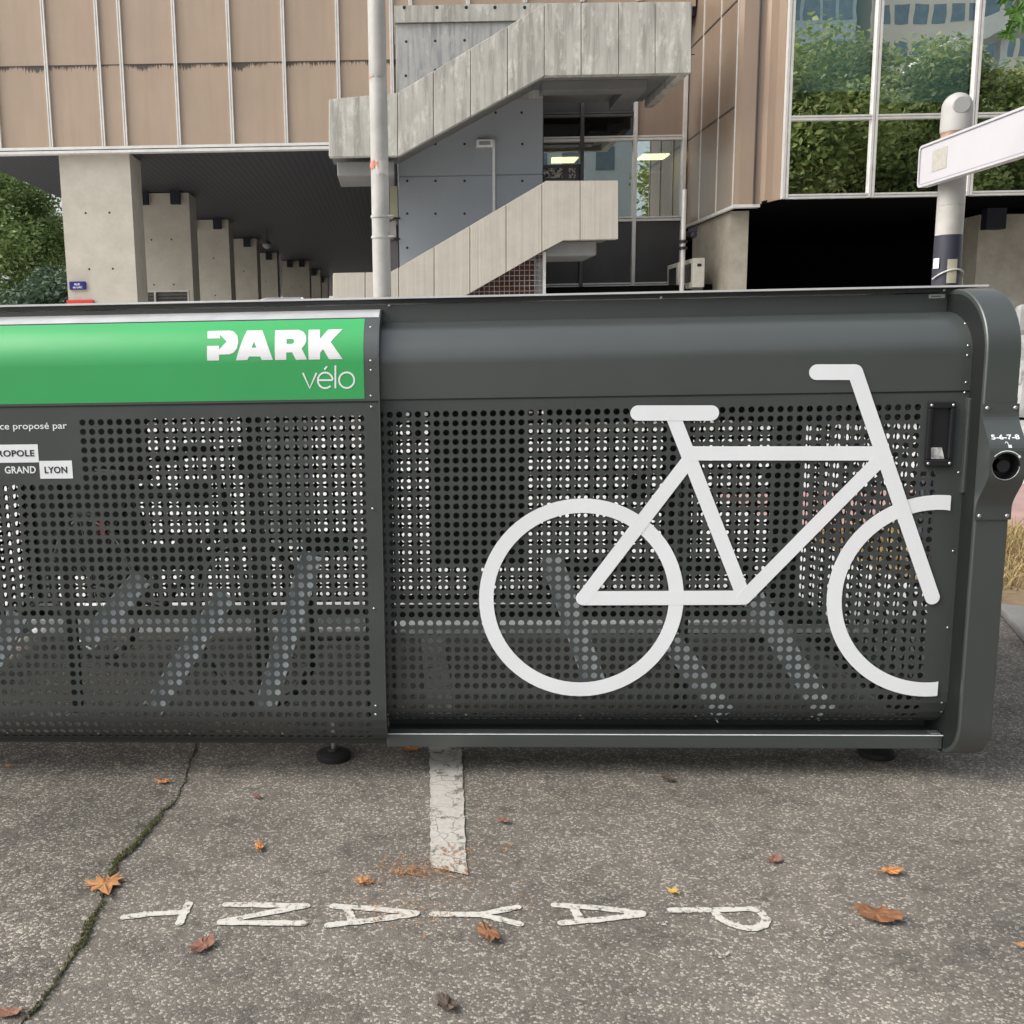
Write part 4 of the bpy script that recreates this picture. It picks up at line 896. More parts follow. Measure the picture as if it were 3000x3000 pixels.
# ================================================================== AIR CONDITIONERS
ACW = M('cream_casing', (.56, .54, .46), (.46, .44, .38), 5, .5)
def aircon(px0, px1, pyt, pyb, Y, lbl, d=.34):
    a = atY(px0, pyb, Y); b = atY(px1, pyt, Y); o = thing('air_conditioner', lbl, 'air conditioner', (a.x, Y, a.z), group='air conditioners on the ledge')
    mb = MB(); mb.box((a.x, Y, a.z), (b.x, Y + .75, b.z)); mb.build('casing', ACW, o, bevel=.015)
    mb = MB(); mb.box((a.x - .004, Y + .12, a.z + .1), (a.x + .002, Y + .62, b.z - .08)); mb.build('fan_grille', BLACK, o)
    mb = MB(); w_ = b.x - a.x; mb.box((a.x + w_ * .35, Y - .006, b.z - .15), (a.x + w_ * .7, Y + .002, b.z - .10)); mb.build('vent_slots', INK, o)
    mb = MB(); mb.box((a.x + .01, Y + .05, a.z - .2), (b.x - .01, Y + .1, a.z)); mb.build('bracket', DFRAME, o)
aircon(2029, 2066, 755, 842, 18.3, 'cream air conditioner with its narrow side facing out, the right one on the ledge')
aircon(1985, 2006, 768, 850, 18.9, 'cream air conditioner partly behind the pale downpipe, the left one on the ledge')
p = atY(2001, 700, 18.5); mb = MB(); mb.tube([(p.x, 18.5, 0), (p.x, 18.5, 4.1)], .045, 12); mb.k = 1
z_ = atY(2001, 722, 18.5).z
for q in (-.06, .05): mb.lathe((p.x, 18.5, z_ + q), [(.05, 0), (.085, .01), (.085, .05), (.05, .06)], 12)
tag(mb.build('downpipe', [LFRAME, BLACK], loc=(p.x, 18.5, 0), smooth=True), 'pale vertical downpipe with black collar in front of the air conditioners', 'pipe')
p = atY(2030, 675, 18.0); mb = MB(); mb.box((p.x - .03, 18.0, p.z - .03), (p.x + .08, 18.2, p.z + .05)); mb.lathe((p.x + .02, 18.02, p.z - .13), [(.02, 0), (.055, .03), (.055, .09), (.03, .1)], 12)
tag(mb.build('security_camera', BLACKBOX, loc=(p.x, 18.0, p.z), bevel=.006), 'small dark security camera under the wing at the top of the stained pillar', 'camera')

# ================================================================== LAMP POST, SIGN POST, METER
YL = 9.0; p = atY(1120, 870, YL); px_ = p.x; PR_ = .078
lp = thing('lamp_post', 'tall pale grey lamp post with red sticker marks rising behind the locker', 'lamp post', (px_, YL, .12))
mb = MB(); mb.tube([(px_, YL, .12), (px_, YL, 3.0), (px_, YL, 8.6)], [.085, PR_, PR_ * .95], 12); mb.build('pole', POLE, lp, smooth=True)
for py in (635, 695):
    z = atY(1120, py, YL).z; mb = MB(); mb.lathe((px_, YL, z - .012), [(PR_ + .001, 0), (PR_ + .008, .002), (PR_ + .008, .022), (PR_ + .001, .024)], 24); mb.tube([(px_ + .06, YL - .07, z), (px_ + .11, YL - .07, z)], .006, 6); mb.build('clamp', POLE, lp)
mb = MB(); mb.tube([(px_, YL, 8.6), (px_, YL - .5, 9.0), (px_, YL - 1.3, 9.05)], .04, 10); mb.build('arm', POLE, lp, smooth=True)
mb = MB(); mb.box((px_ - .14, YL - 1.9, 9.0), (px_ + .14, YL - 1.2, 9.1)); mb.build('lamp_head', POLE, lp, bevel=.03)
def wrap(c, Y, r, z0, z1, a0, a1, mat, parent, name, jag=0):
    mb = MB(); n = 10; vs = []
    for i in range(n + 1):
        t = R(a0 + (a1 - a0) * i / n); 
        for z in (z0 + random.uniform(0, jag), z1 - random.uniform(0, jag)): vs.append((c + r * math.cos(t), Y + r * math.sin(t), z))
    mb.add(vs, [(2 * i, 2 * i + 2, 2 * i + 3, 2 * i + 1) for i in range(n)]); return mb.build(name, mat, parent)
REDS = M('torn_red_sticker', (.65, .10, .05), (.6, .3, .22), 25, .6); GREYS = M('grey_sticker', (.3, .28, .25), (.42, .4, .36), 40, .6)
z0 = atY(1110, 505, YL).z; z1 = atY(1110, 463, YL).z; wrap(px_, YL, .0825, z0, z1, 185, 262, REDS, lp, 'sticker', .06)
z0 = atY(1110, 232, YL).z; z1 = atY(1110, 218, YL).z; wrap(px_, YL, .080, z0, z1, 212, 300, GREYS, lp, 'sticker', .01); wrap(px_, YL, .0815, z0 - .01, z1, 200, 211, REDS, lp, 'sticker', .01)
z0 = atY(1110, 500, YL).z; z1 = atY(1110, 470, YL).z; wrap(px_, YL, .080, z0 - .05, z1, 246, 330, M('pale_sticker', (.55, .53, .5), (.48, .46, .43), 20, .6), lp, 'sticker', .02)
# direction sign post
YS = 6.06; bx = atY(2783, 640, YS).x; zc0 = .12
spo = thing('signpost', 'round pale signpost with domed cap, rusty neck and dark tape band', 'signpost', (bx, YS, 0))
za = atY(2755, 832, YS).z; zb3 = atY(2765, 690, YS).z; zr0 = atY(2800, 430, YS).z; zr1 = atY(2800, 388, YS).z; zr2 = atY(2800, 270, YS).z
r1 = .075
mb = MB(); mb.lathe((bx, YS, 0), [(r1 + .008, .0), (r1 + .004, 1.2), (r1, zb3 - .001)], 32); mb.build('lower_post', M('dark_tape', (.025, .026, .045), (.035, .035, .05), 5, .4), spo, smooth=True)
mb = MB(); zz = atY(2765, 605, YS).z; mb.lathe((bx, YS, 0), [(r1 - .002, zb3), (r1 - .002, zz), (r1 - .004, zz + .002), (r1 - .002, zz + .004), (r1 - .002, zr0)], 32); mb.build('post', SIGNP, spo, smooth=True)
mb = MB(); mb.lathe((bx, YS, 0), [(r1 - .001, zr0), (r1 + .002, zr0 + .02), (r1 + .001, zr1 - .01), (r1 + .004, zr1)], 32); mb.build('rusty_neck', M('rust', (.22, .10, .045), (.45, .34, .26), 12, .8, stretch=(1, 1, 6)), spo, smooth=True)
cp = [(r1 + .006, zr1), (r1 + .008, zr1 + .02), (r1 + .006, zr2 - .085)] + [((r1 + .006) * math.cos(R(a)), zr2 - .085 + .082 * math.sin(R(a))) for a in (15, 30, 45, 60, 75, 85)]
mb = MB(); mb.lathe((bx, YS, 0), cp, 32); cap = mb.build('domed_cap', M('cap_enamel', (.42, .415, .4), (.36, .355, .34), 5, .5), spo, smooth=True)
mb = MB(); mb.tube([(bx - .01, YS - .05, zr2 - .085), (bx - .0165, YS - r1 - .0065, zr2 - .085)], .046, 28); mb.build('cap_disc', M('cap_disc_grey', (.34, .34, .33), None, 4, .5), cap, bevel=.004)
def stick(px0, px1, py0, py1, mat, nm):
    z1 = atY(px0, py0, YS).z; z0 = atY(px0, py1, YS).z; cx0 = atY((px0 + px1) / 2, py0, YS).x - bx; wd = (px1 - px0) / F * YS; a = math.degrees(math.asin(max(-.95, min(.95, cx0 / r1)))); da = math.degrees(wd / r1) / 2
    wrap(bx, YS, r1 + .0085, z0, z1, 270 + a - da, 270 + a + da, mat, spo, nm)
stick(2730, 2748, 758, 788, WPINK, 'sticker'); stick(2758, 2782, 763, 832, M('yellowed_sticker', (.42, .40, .30), (.34, .33, .25), 20, .6), 'sticker')
mb = MB(); zc_ = atY(2760, 818, YS).z; mb.tube([(bx + .088 * math.cos(R(a)), YS + .088 * math.sin(R(a)), zc_ + .05 * math.sin(R((a - 190) * 1.05)) - .0) for a in range(190, 351, 10)], .005, 6)
mb.tube([(bx + .0866, YS - .0153, zc_ + .02), (bx + .086, YS - .02, zc_ - .08)], .005, 6); mb.build('cable', M('grey_cable', (.55, .55, .55), None, 4, .5), spo, smooth=True)
# the blank direction sign, running towards the camera
sx = bx - .15; q1 = atX(2689, 552, sx); q2 = atX(2695, 430, sx); yA = (q1.y + q2.y) / 2; zb4 = q1.z; zt4 = q2.z; ysn = 4.0
dsn = thing('direction_sign', 'blank white plank-shaped direction sign seen from behind on the signpost', 'sign', (sx, 5.2, (zb4 + zt4) / 2))
def rrect(y0, y1, z0, z1, r):
    o = []
    for cy, cz, a in ((y1 - r, z1 - r, 0), (y0 + r, z1 - r, 90), (y0 + r, z0 + r, 180), (y1 - r, z0 + r, 270)):
        for k in range(6): t = R(a + 18 * k); o.append((cy + r * math.cos(t), cz + r * math.sin(t)))
    return o
SGW = M('sign_white', (.50, .49, .52), (.45, .44, .465), 1, .45)
mb = MB(); mb.yz(rrect(ysn, yA, zb4, zt4, .03), sx, sx + .05); mb.build('sign_box', SGW, dsn, bevel=.006)
o, i_ = rrect(ysn, yA, zb4, zt4, .03), rrect(ysn + .012, yA - .012, zb4 + .012, zt4 - .012, .022); n = len(o); mb = MB()
mb.add([(x, y, z) for x in (sx - .006, sx - .0005) for y, z in o + i_], [f for k in range(n) for j in [(k + 1) % n] for f in ((k, j, n + j, n + k), (k, 2 * n + k, 2 * n + j, j), (n + k, n + j, 3 * n + j, 3 * n + k))]); mb.build('sign_rim', SGW, dsn)
g0 = rrect(ysn + .014, yA - .014, zb4 + .014, zt4 - .014, .02); g1 = rrect(ysn + .018, yA - .018, zb4 + .018, zt4 - .018, .018); mb = MB()
mb.add([(sx - .0012, y, z) for y, z in g0 + g1], [(k, (k + 1) % n, n + (k + 1) % n, n + k) for k in range(n)]); mb.build('sign_groove', M('groove_grey', (.25, .25, .27), None, 3, .6), dsn)
ya, yb = atX(2730, 500, sx).y, atX(2772, 500, sx).y; mb = MB(); zc1 = (zb4 + zt4) / 2 + .01; mb.box((sx - .002, ya, zc1 - .062), (sx - .0008, yb, zc1 + .055)); mb.build('tape_patch', M('old_tape', (.36, .34, .29), (.43, .41, .37), 30, .5), dsn)
mb = MB(); mb.box((sx + .05, YS - .03, zb4 + .06), (bx - .02, YS + .03, zb4 + .09)); mb.box((sx + .05, YS - .03, zt4 - .09), (bx - .02, YS + .03, zt4 - .06)); mb.build('sign_clamp', DFRAME, dsn)
# pay and display machine with solar panel
YM = 6.6; c = atY(818, 880, YM); pm = thing('parking_meter', 'parking meter behind the locker with tilted solar panel on top', 'parking meter', (c.x, YM + .15, .12))
a = atY(735, 886, YM - .02); b = atY(893, 886, YM - .02); ztp = atY(818, 871, YM + .25).z
mb = MB(); mb.add([(a.x, YM - .05, a.z), (b.x, YM - .05, a.z), (b.x - .04, YM + .3, ztp), (a.x + .06, YM + .3, ztp)], [(0, 1, 2, 3)]); mb.build('solar_panel_frame', M('white_frame', (.75, .75, .76), None, 3, .4), pm, solid=.02)
mb = MB(); d_ = .025; mb.add([(a.x + d_ + .01, YM - .05 + d_, a.z + .006), (b.x - d_, YM - .05 + d_, a.z + .006), (b.x - .04 - d_ * .5, YM + .3 - d_, ztp + .0), (a.x + .06 + d_ * .6, YM + .3 - d_, ztp + .0)], [(0, 1, 2, 3)]); mb.build('solar_cells', M('solar_cells', (.22, .24, .28), (.3, .32, .36), 20, .25), pm)
mb = MB(); mb.box((c.x - .13, YM + .05, .12), (c.x + .13, YM + .28, a.z - .12)); mb.build('cabinet', M('meter_grey', (.2, .21, .22), None, 3, .45), pm, bevel=.02)
mb = MB(); mb.tube([(c.x, YM + .15, a.z - .12), (c.x, YM + .15, a.z + .01)], .03, 12); mb.build('panel_mast', POLE, pm)

# ================================================================== WHITE VAN AT THE RIGHT EDGE
vn = thing('white_van', 'white van parked at the right edge behind the end of the locker', 'van', (9.6, 12.6, .12))
vx0 = atY(2992, 1100, 12.2).x; VW = M('van_white', (.36, .36, .355), (.3, .3, .295), 2, .25)
prof_ = [(vx0 + .0, .55), (vx0 + .02, .95), (vx0 + .15, 1.15), (vx0 + .9, 1.35), (vx0 + 1.5, 2.05), (vx0 + 4.6, 2.1), (vx0 + 4.7, .5), (vx0 + .1, .45)]
mb = MB(); mb.xz(prof_, 12.2, 14.0); mb.build('body', VW, vn, bevel=.06)
mb = MB(); mb.xz([(vx0 + 1.05, 1.4), (vx0 + 1.55, 1.95), (vx0 + 2.4, 1.97), (vx0 + 2.4, 1.4)], 12.19, 12.2); mb.build('side_window', BLACK, vn)
mb = MB(); mb.box((vx0 - .06, 12.25, .5), (vx0 + .3, 13.95, .72)); mb.build('bumper', BLACK, vn, bevel=.03)
mb = MB(); mb.box((vx0 - .02, 12.22, .86), (vx0 + .2, 12.5, 1.04)); mb.build('headlight', ALU, vn, bevel=.03)
for dx in (.85, 3.9):
    mb = MB(); mb.tube([(vx0 + dx, 12.15, .46), (vx0 + dx, 12.4, .46)], .34, 28); wh = mb.build('wheel', RUBBER, vn, bevel=.02)
    mb = MB(); mb.tube([(vx0 + dx, 12.13, .46), (vx0 + dx, 12.16, .46)], .2, 20); mb.build('rim', STEEL, wh)
mb = MB(); p = atY(3010, 935, 11.9); mb.box((p.x - .12, 11.85, p.z - .18), (p.x + .25, 12.0, p.z + .17)); mb.build('wing_mirror', M('mirror_grey', (.3, .3, .3), None, 3, .4), vn, bevel=.06)
mb = MB(); mb.box((p.x - .02, 12.0, p.z - .05), (p.x + .2, 12.2, p.z + .02)); mb.build('mirror_arm', BLACK, vn)

# ================================================================== VEGETATION
def leafy(name, seed, H, Rc, nl, ls, mat, trunk=True, blobs=26, zb=.3):
    rnd = random.Random(seed); mb = MB(); tk = MB()
    cl = []
    for i in range(blobs):
        a = rnd.uniform(0, 2 * math.pi); u = rnd.random() ** .6; z = H * (zb + (1 - zb) * rnd.random() * .92); k = math.sin(math.pi * min(1, max(0.08, (z / H - zb * .8) / (1.02 - zb * .8)))) ** .6
        cl.append((Vector((math.cos(a) * Rc * u * k, math.sin(a) * Rc * u * k, z)), rnd.uniform(.22, .42) * Rc))
    for c, r in cl:
        for _ in range(nl // blobs):
            d = Vector((rnd.gauss(0, 1), rnd.gauss(0, 1), rnd.gauss(0, .8))).normalized(); p = c + d * r * (rnd.random() ** .35) * rnd.uniform(.75, 1.1); p.z = max(p.z, .15)
            t = Vector((rnd.gauss(0, 1), rnd.gauss(0, 1), rnd.gauss(0, .5))).normalized(); nn = (d * .7 + Vector((rnd.gauss(0, .6), rnd.gauss(0, .6), rnd.gauss(0, .6) + .5))).normalized(); s = t.cross(nn)
            if s.length < .1: continue
            s = s.normalized() * ls * rnd.uniform(.3, .6); t = t * ls * rnd.uniform(.5, 1)
            mb.add([p - t, p + s * .9 - t * .2, p + t, p - s * .9 - t * .1 + nn * ls * .2], [(0, 1, 2, 3)])
    if trunk:
        tk.tube([(0, 0, 0), (.05, 0, H * .2), (-.1, .05, H * .45), (0, .1, H * .8)], [H * .022, H * .018, H * .012, H * .004], 10)
        for c, r in cl[:14]: tk.tube([(0, 0, max(.2, c.z * .55)), tuple(c * .5 + Vector((0, 0, c.z * .25))), tuple(c)], [H * .009, H * .006, H * .002], 6)
    return mb, tk
def tree(name, label, cat, loc, mesh, trunk, lm, group=None, rz=0, sc=1.0, share=None):
    root = thing(name, label, cat, loc, rz, group, local=True); root.scale = (sc, sc, sc)
    if share:
        for c in share.children: q = c.copy(); col.objects.link(q); q.parent = root
    else:
        mesh.build('crown', lm, root); trunk.build('trunk', BARK, root, smooth=True)
    return root
ma, ta = leafy('a', 1, 12, 4.6, 42000, .14, LEAF_B, blobs=34, zb=.12)
d1 = 'broad green tree behind the building at the left edge'
T1 = tree('tree', 'tallest pale green tree beyond the pillars at the left edge', 'tree', (-19.5, 47, 0), ma, ta, LEAF_B, 'trees beyond the building')
for i, (x, y, s, rz, lb) in enumerate([(-22.5, 53, 1.0, 1.2, 'tree further back at the far left edge behind the tallest tree'), (-16.2, 50, .72, 2.1, 'lower tree just left of the first pillar, beyond the building'), (-26, 50, .95, .5, 'tree beyond the left edge, left of the tallest tree'), (-14, 60, .85, 3.3, 'furthest tree, hidden mostly by the first pillar')]):
    tree('tree', lb, 'tree', (x, y, 0), None, None, None, 'trees beyond the building', rz, s, T1)
ms, ts = leafy('s', 3, 3.2, 1.7, 9000, .10, LEAF_C, blobs=16, zb=.1)
SH = tree('shrub', 'dark blue-green shrub at the foot of the first pillar', 'shrub', (-11.2, 33, 0), ms, ts, LEAF_C, 'shrubs beyond the building', sc=1.25)
tree('shrub', 'dark shrub at the left edge below the trees', 'shrub', (-14.2, 37, 0), None, None, None, 'shrubs beyond the building', 1.0, 1.1, SH)
# plane trees across the street behind the camera: they show in the mirrored windows
mc, tc_ = leafy('c', 5, 15.5, 5.2, 50000, .21, LEAF_A, blobs=44, zb=.16)
T2 = tree('plane_tree', 'plane tree across the street reflected in the left mirrored window', 'tree', (18.2, -14, 0), mc, tc_, LEAF_A, 'plane trees across the street', sc=.95)
for x, y, s, rz, lb in [(24.5, -15, .93, 1.7, 'plane tree across the street reflected in the middle mirrored window'), (32.5, -14, .94, 3.0, 'plane tree across the street reflected in the right mirrored window'), (48, -16, .9, 4.1, 'plane tree across the street beyond the right edge of the street'), (20.5, -20, .97, 5.2, 'second row plane tree reflected between the left and middle windows'), (29, -21, .96, .6, 'second row plane tree reflected between the middle and right windows'), (40, -17, .95, 2.4, 'plane tree across the street furthest to the right')]:
    tree('plane_tree', lb, 'tree', (x, y, 0), None, None, None, 'plane trees across the street', rz, s, T2)
# buildings across the street (reflections)
def block(name, lbl, x0, x1, y0, y1, h, wm, gm, fl=3.2, bay=2.4, gfrac=.55):
    o = thing(name, lbl, 'building', ((x0 + x1) / 2, (y0 + y1) / 2, 0)); mb = MB(); mb.box((x0, y0, 0), (x1, y1, h)); mb.build('wall', wm, o)
    z = 1.0
    while z + 2 < h:
        mb = MB(); x = x0 + .4
        while x + bay * gfrac < x1: mb.box((x, y1, z), (x + bay * gfrac, y1 + .05, z + fl * .5)); x += bay
        mb.build('window_band', gm, o); z += fl
    return o
WG = M('blue_office_glass', (.10, .15, .19), (.16, .22, .27), 2, .15)
block('office_tower', 'tall blue glass office tower across the street', 24, 37, -70, -52, 60, M('tower_metal', (.42, .5, .56), None, 2, .4), WG, 3.2, 1.4, .8)
block('apartment_block', 'cream apartment block across the street', 39, 78, -64, -54, 48, M('cream_render', (.78, .72, .6), (.72, .66, .55), 1, .8), WG, 2.9, 1.5, .72)
ct = thing('curved_canopy', 'white curved canopy roof across the street, reflected above the trees', 'canopy', (46, -40, 0))
mb = MB(); up = [(33 + 22 * t / 12, 18.5 + 5.0 * math.sin(R(90 * min(1, t / 6)))) for t in range(13)]; mb.xz(up + [(x, z - 1.3) for x, z in up[::-1]], -42, -38); mb.build('roof', M('canopy_white', (.8, .78, .72), None, 1, .6), ct)
for x in (42, 48, 54): mb = MB(); mb.box((x - .25, -40.3, 0), (x + .25, -39.7, 22.2)); mb.build('column', LFRAME, ct)
block('apartment_block', 'low pale office block across the street reflected in the lobby glass', 2, 17, -48, -34, 19, M('pale_render', (.6, .64, .66), (.54, .58, .6), 1, .8), WG)
block('apartment_block', 'white block at the far end of the underpass', -14, 6, 84, 92, 12, M('white_render', (.66, .65, .62), None, 1, .8), WG)
# overhanging leaves, top right
def leaf_poly(s=1.0):
    pts = [(0, -.06), (.16, -.30), (.20, -.12), (.52, -.22), (.40, -.02), (.62, .14), (.36, .16), (.42, .40), (.20, .36), (.12, .62), (.0, .98), (-.12, .62), (-.20, .36), (-.42, .42), (-.36, .16), (-.62, .12), (-.40, -.04), (-.52, -.24), (-.20, -.12), (-.16, -.30)]
    return [(x * s, y * s) for x, y in pts]
def ragged(s, seed):
    q = random.Random(seed * 7 + 1); k = q.uniform(.55, .8); n = 22
    return [(s * .62 * k * math.cos(2 * math.pi * i / n - math.pi / 2) * (r := q.uniform(.72, 1.08)), s * (.3 + .62 * math.sin(2 * math.pi * i / n - math.pi / 2) * r)) for i in range(n)]
def leaf_mesh(mb, c, u, v, s, curl=.15, seed=0, wobble=.0, rag=False):
    rnd = random.Random(seed); P = ragged(s, seed) if rag else leaf_poly(s); n_ = u.cross(v).normalized(); ctr = Vector(c)
    def pos(x, y, k=1.0): 
        r2 = (x * x + (y - .25 * s) ** 2) / (s * s); h = curl * s * r2 * (1 if rnd.random() > .0 else 1) + wobble * s * rnd.uniform(-1, 1)
        return ctr + u * x + v * y + n_ * (h - abs(x) * curl * .3)
    mid = [(x * .5, y * .5 + .1 * s) for x, y in P]; n = len(P)
    vs = [pos(x, y) for x, y in P] + [pos(x, y) for x, y in mid] + [ctr + v * .2 * s + n_ * 0.0]
    mb.add(vs, [(i, (i + 1) % n, n + (i + 1) % n, n + i) for i in range(n)] + [(n + i, n + (i + 1) % n, 2 * n) for i in range(n)])
br = thing('tree_branch', 'leafy green twig hanging into the top right corner', 'branch', tuple(atY(3040, -40, 4.6)))
tw = MB(); p = [atY(3040, -120, 4.7), atY(3000, -40, 4.65), atY(2965, 20, 4.6), atY(2985, 70, 4.6)]; tw.tube(p, [.008, .006, .004, .002], 6); tw.build('twig', BARK, br, smooth=True)
for i, (px, py, rot, s) in enumerate([(2975, 25, 200, .085), (2995, 55, 170, .08), (2948, 92, 215, .07), (3010, 10, 120, .09), (2940, -10, 250, .07), (2990, -20, 60, .08), (2965, 60, 235, .06), (3030, 70, 150, .08)]):
    mb = MB(); a = R(rot + 90); u = Vector((math.cos(a - math.pi / 2), .35, math.sin(a - math.pi / 2))).normalized(); v = Vector((math.cos(a), -.2, math.sin(a))).normalized()
    leaf_mesh(mb, atY(px, py, 4.55 + .04 * i), u, v, s, .3, i, .05); mb.build('leaf', LEAF_N, br, solid=.0006)
# dry grass at the right edge: uncountable
rnd = random.Random(9); mb = MB()
for i in range(9000):
    x = rnd.uniform(3.0, 7.0); y = rnd.uniform(5.4, 7.3); h = rnd.uniform(.02, .11) * (1 if rnd.random() < .8 else 1.5); a = rnd.uniform(0, 6.28); l = rnd.uniform(.02, .18); wd = .004
    t = Vector((x + math.cos(a) * l, y + math.sin(a) * l, .04 + h)); mdp = Vector((x + math.cos(a) * l * .3, y + math.sin(a) * l * .3, .04 + h * .6)); s = Vector((-math.sin(a) * wd, math.cos(a) * wd, 0))
    mb.add([Vector((x, y, .04)) - s, Vector((x, y, .04)) + s, mdp + s * .7, t, mdp - s * .7], [(0, 1, 2, 4), (4, 2, 3)])
tag(mb.build('dry_grass', STRAWG), kind='stuff')
# ================================================================== ON THE GROUND
# white bay line
def gq(pts, z): return [(gnd(x, y).x, gnd(x, y).y, z) for x, y in pts]
rnd = random.Random(4)
a0 = gnd(1258, 2185); a1 = gnd(1352, 2185); b0 = gnd(1262, 2545); b1 = gnd(1368, 2568); mb = MB()
Lp = [(a0.x, 4.79), (a0.x, a0.y)]; Rp = [(a1.x - .002, 4.79), (a1.x, a1.y)]
for i in range(1, 41):
    t = i / 40; Lp.append((a0.x + (b0.x - a0.x) * t + rnd.uniform(-.003, .003), a0.y + (b0.y - a0.y) * t)); Rp.append((a1.x + (b1.x - a1.x) * t + rnd.uniform(-.003, .003), a1.y + (b1.y - a1.y) * t))
n = len(Lp); mb.add([(x, y, .005) for x, y in Lp + Rp], [(i, i + 1, n + i + 1, n + i) for i in range(n - 1)])
tag(mb.build('bay_line', PAINTL), 'worn white painted bay line running under the locker', 'road marking', kind='structure')
# PAYANT lettering
K = 1500 / 1932
def r3(x, y): return gnd(x * K, 2100 + y * K)
def r4(x, y): return gnd(1500 + x * K, 2100 + y * K)
letters = {
 'T': [[r3(470, 760), r3(560, 748), r3(700, 740)], [r3(712, 710), r3(690, 752), r3(678, 782)]],
 'N': [[r3(855, 712), r3(1155, 716)], [r3(1150, 718), r3(835, 776)], [r3(835, 780), r3(1145, 783)]],
 'A': [[r3(1258, 718), r3(1420, 728), r3(1568, 744)], [r3(1564, 748), r3(1400, 772), r3(1240, 790)], [r3(1310, 727), r3(1330, 774)]],
 'Y': [[r3(1635, 748), r3(1830, 750)], [r3(1822, 748), r3(1951, 722)], [r3(1822, 752), r3(1960, 786)]],
 'A2': [[r4(162, 714), r4(320, 724), r4(490, 744)], [r4(488, 750), r4(340, 768), r4(188, 782)], [r4(232, 724), r4(258, 772)]],
 'P': [[r4(602, 733), r4(760, 732), r4(900, 728)], [r4(900, 728), r4(935, 738), r4(960, 768), r4(950, 790), r4(915, 803), r4(872, 800), r4(820, 784), r4(785, 764), r4(768, 742)]],
}
pay = thing('painted_word', 'white word PAYANT painted sideways on the asphalt in front of the locker', 'road marking', tuple(gnd(1300, 2690)))
ORG[pay.name] = Vector(pay.location)
for ki, (k_, sts) in enumerate(letters.items()):
    mb = MB(); zz = .003
    for pts in sts:
        w_ = .0225; n = len(pts); den = []
        for i in range(n - 1):
            for j in range(8): den.append(pts[i].lerp(pts[i + 1], j / 8))
        den.append(pts[-1]); n = len(den); Ls, Rs = [], []
        for i in range(n):
            d = (den[min(i + 1, n - 1)] - den[max(i - 1, 0)]); d.z = 0; d.normalize(); q = Vector((-d.y, d.x, 0)) * (w_ / 2) * rnd.uniform(.85, 1.12); Ls.append(den[i] + q); Rs.append(den[i] - q)
        mb.add([(p.x, p.y, zz) for p in Ls + Rs], [(i, n + i, n + i + 1, i + 1) for i in range(n - 1)])
        for c, nb in ((den[0], den[1]), (den[-1], den[-2])):
            an = math.atan2(c.y - nb.y, c.x - nb.x); mb.add([(c.x + w_ / 2 * math.cos(an + math.pi * (k / 8 - .5)), c.y + w_ / 2 * math.sin(an + math.pi * (k / 8 - .5)), zz) for k in range(9)], [tuple(range(9))])
        zz += .00015
    mb.build('letter', PAINTT, pay)
# pale paint splashes
mb = MB()
for px, py, s_, k_ in ((2425, 2740, .045, 34), (2105, 2800, .02, 14), (1945, 2712, .015, 9)):
    c = gnd(px, py)
    for i in range(k_):
        a = rnd.uniform(0, 6.3); d = s_ * rnd.random(); q = rnd.uniform(.0012, .0035); cx, cy = c.x + math.cos(a) * d * 1.2, c.y + math.sin(a) * d * .9; mb.add([(cx + q * math.cos(k * math.pi / 4) * rnd.uniform(.6, 1.3), cy + q * math.sin(k * math.pi / 4), .0045 + i * .0001) for k in range(8)], [tuple(range(8))])
tag(mb.build('paint_splashes', M('splash_white', (.5, .49, .46), (.38, .36, .34), 80, .8)), kind='stuff')
# moss in the crack
MOSS = foliage('moss', [(.17, .155, .10), (.19, .22, .08), (.15, .13, .10), (.25, .28, .09), (.10, .085, .065), (.16, .14, .11)], .1)
mb = MB()
for i in range(len(crw) - 1):
    a, b = crw[i], crw[i + 1]; py = cr[i][1]
    dens = 16 if 2560 > py > 2400 or 2690 < py < 2790 else (3 if py > 2340 else 1); wd = .0045 if dens == 16 else .0035
    for _ in range(dens * 4):
        t = rnd.random(); p = a.lerp(b, t); p = p + Vector((rnd.gauss(0, wd), rnd.gauss(0, wd), 0)); s = rnd.uniform(.0015, .004); h = rnd.uniform(.002, .009)
        an = rnd.uniform(0, 3.1); dx, dy = math.cos(an) * s, math.sin(an) * s
        mb.add([(p.x - dx, p.y - dy, .004), (p.x + dx, p.y + dy, .004), (p.x + dx * .6 + rnd.uniform(-.003, .003), p.y + dy * .6, .005 + h), (p.x - dx * .6, p.y - dy * .6, .005 + h)], [(0, 1, 2, 3)])
tag(mb.build('moss', MOSS), kind='stuff')
mb = MB(); n = len(crw); wds = [max(.0004, rnd.gauss(.001, .0018)) for _ in crw]
vs = []
for i, p in enumerate(crw):
    d = (crw[min(i + 1, n - 1)] - crw[max(i - 1, 0)]).normalized(); q = Vector((-d.y, d.x, 0)) * wds[i]; vs += [(p.x + q.x, p.y + q.y, .0085), (p.x - q.x, p.y - q.y, .0085)]
mb.add(vs, [(2 * i, 2 * i + 1, 2 * i + 3, 2 * i + 2) for i in range(n - 1)]); tag(mb.build('crack', M('crack_soil', (.055, .05, .04), (.09, .085, .055), 40, .95)), kind='structure')
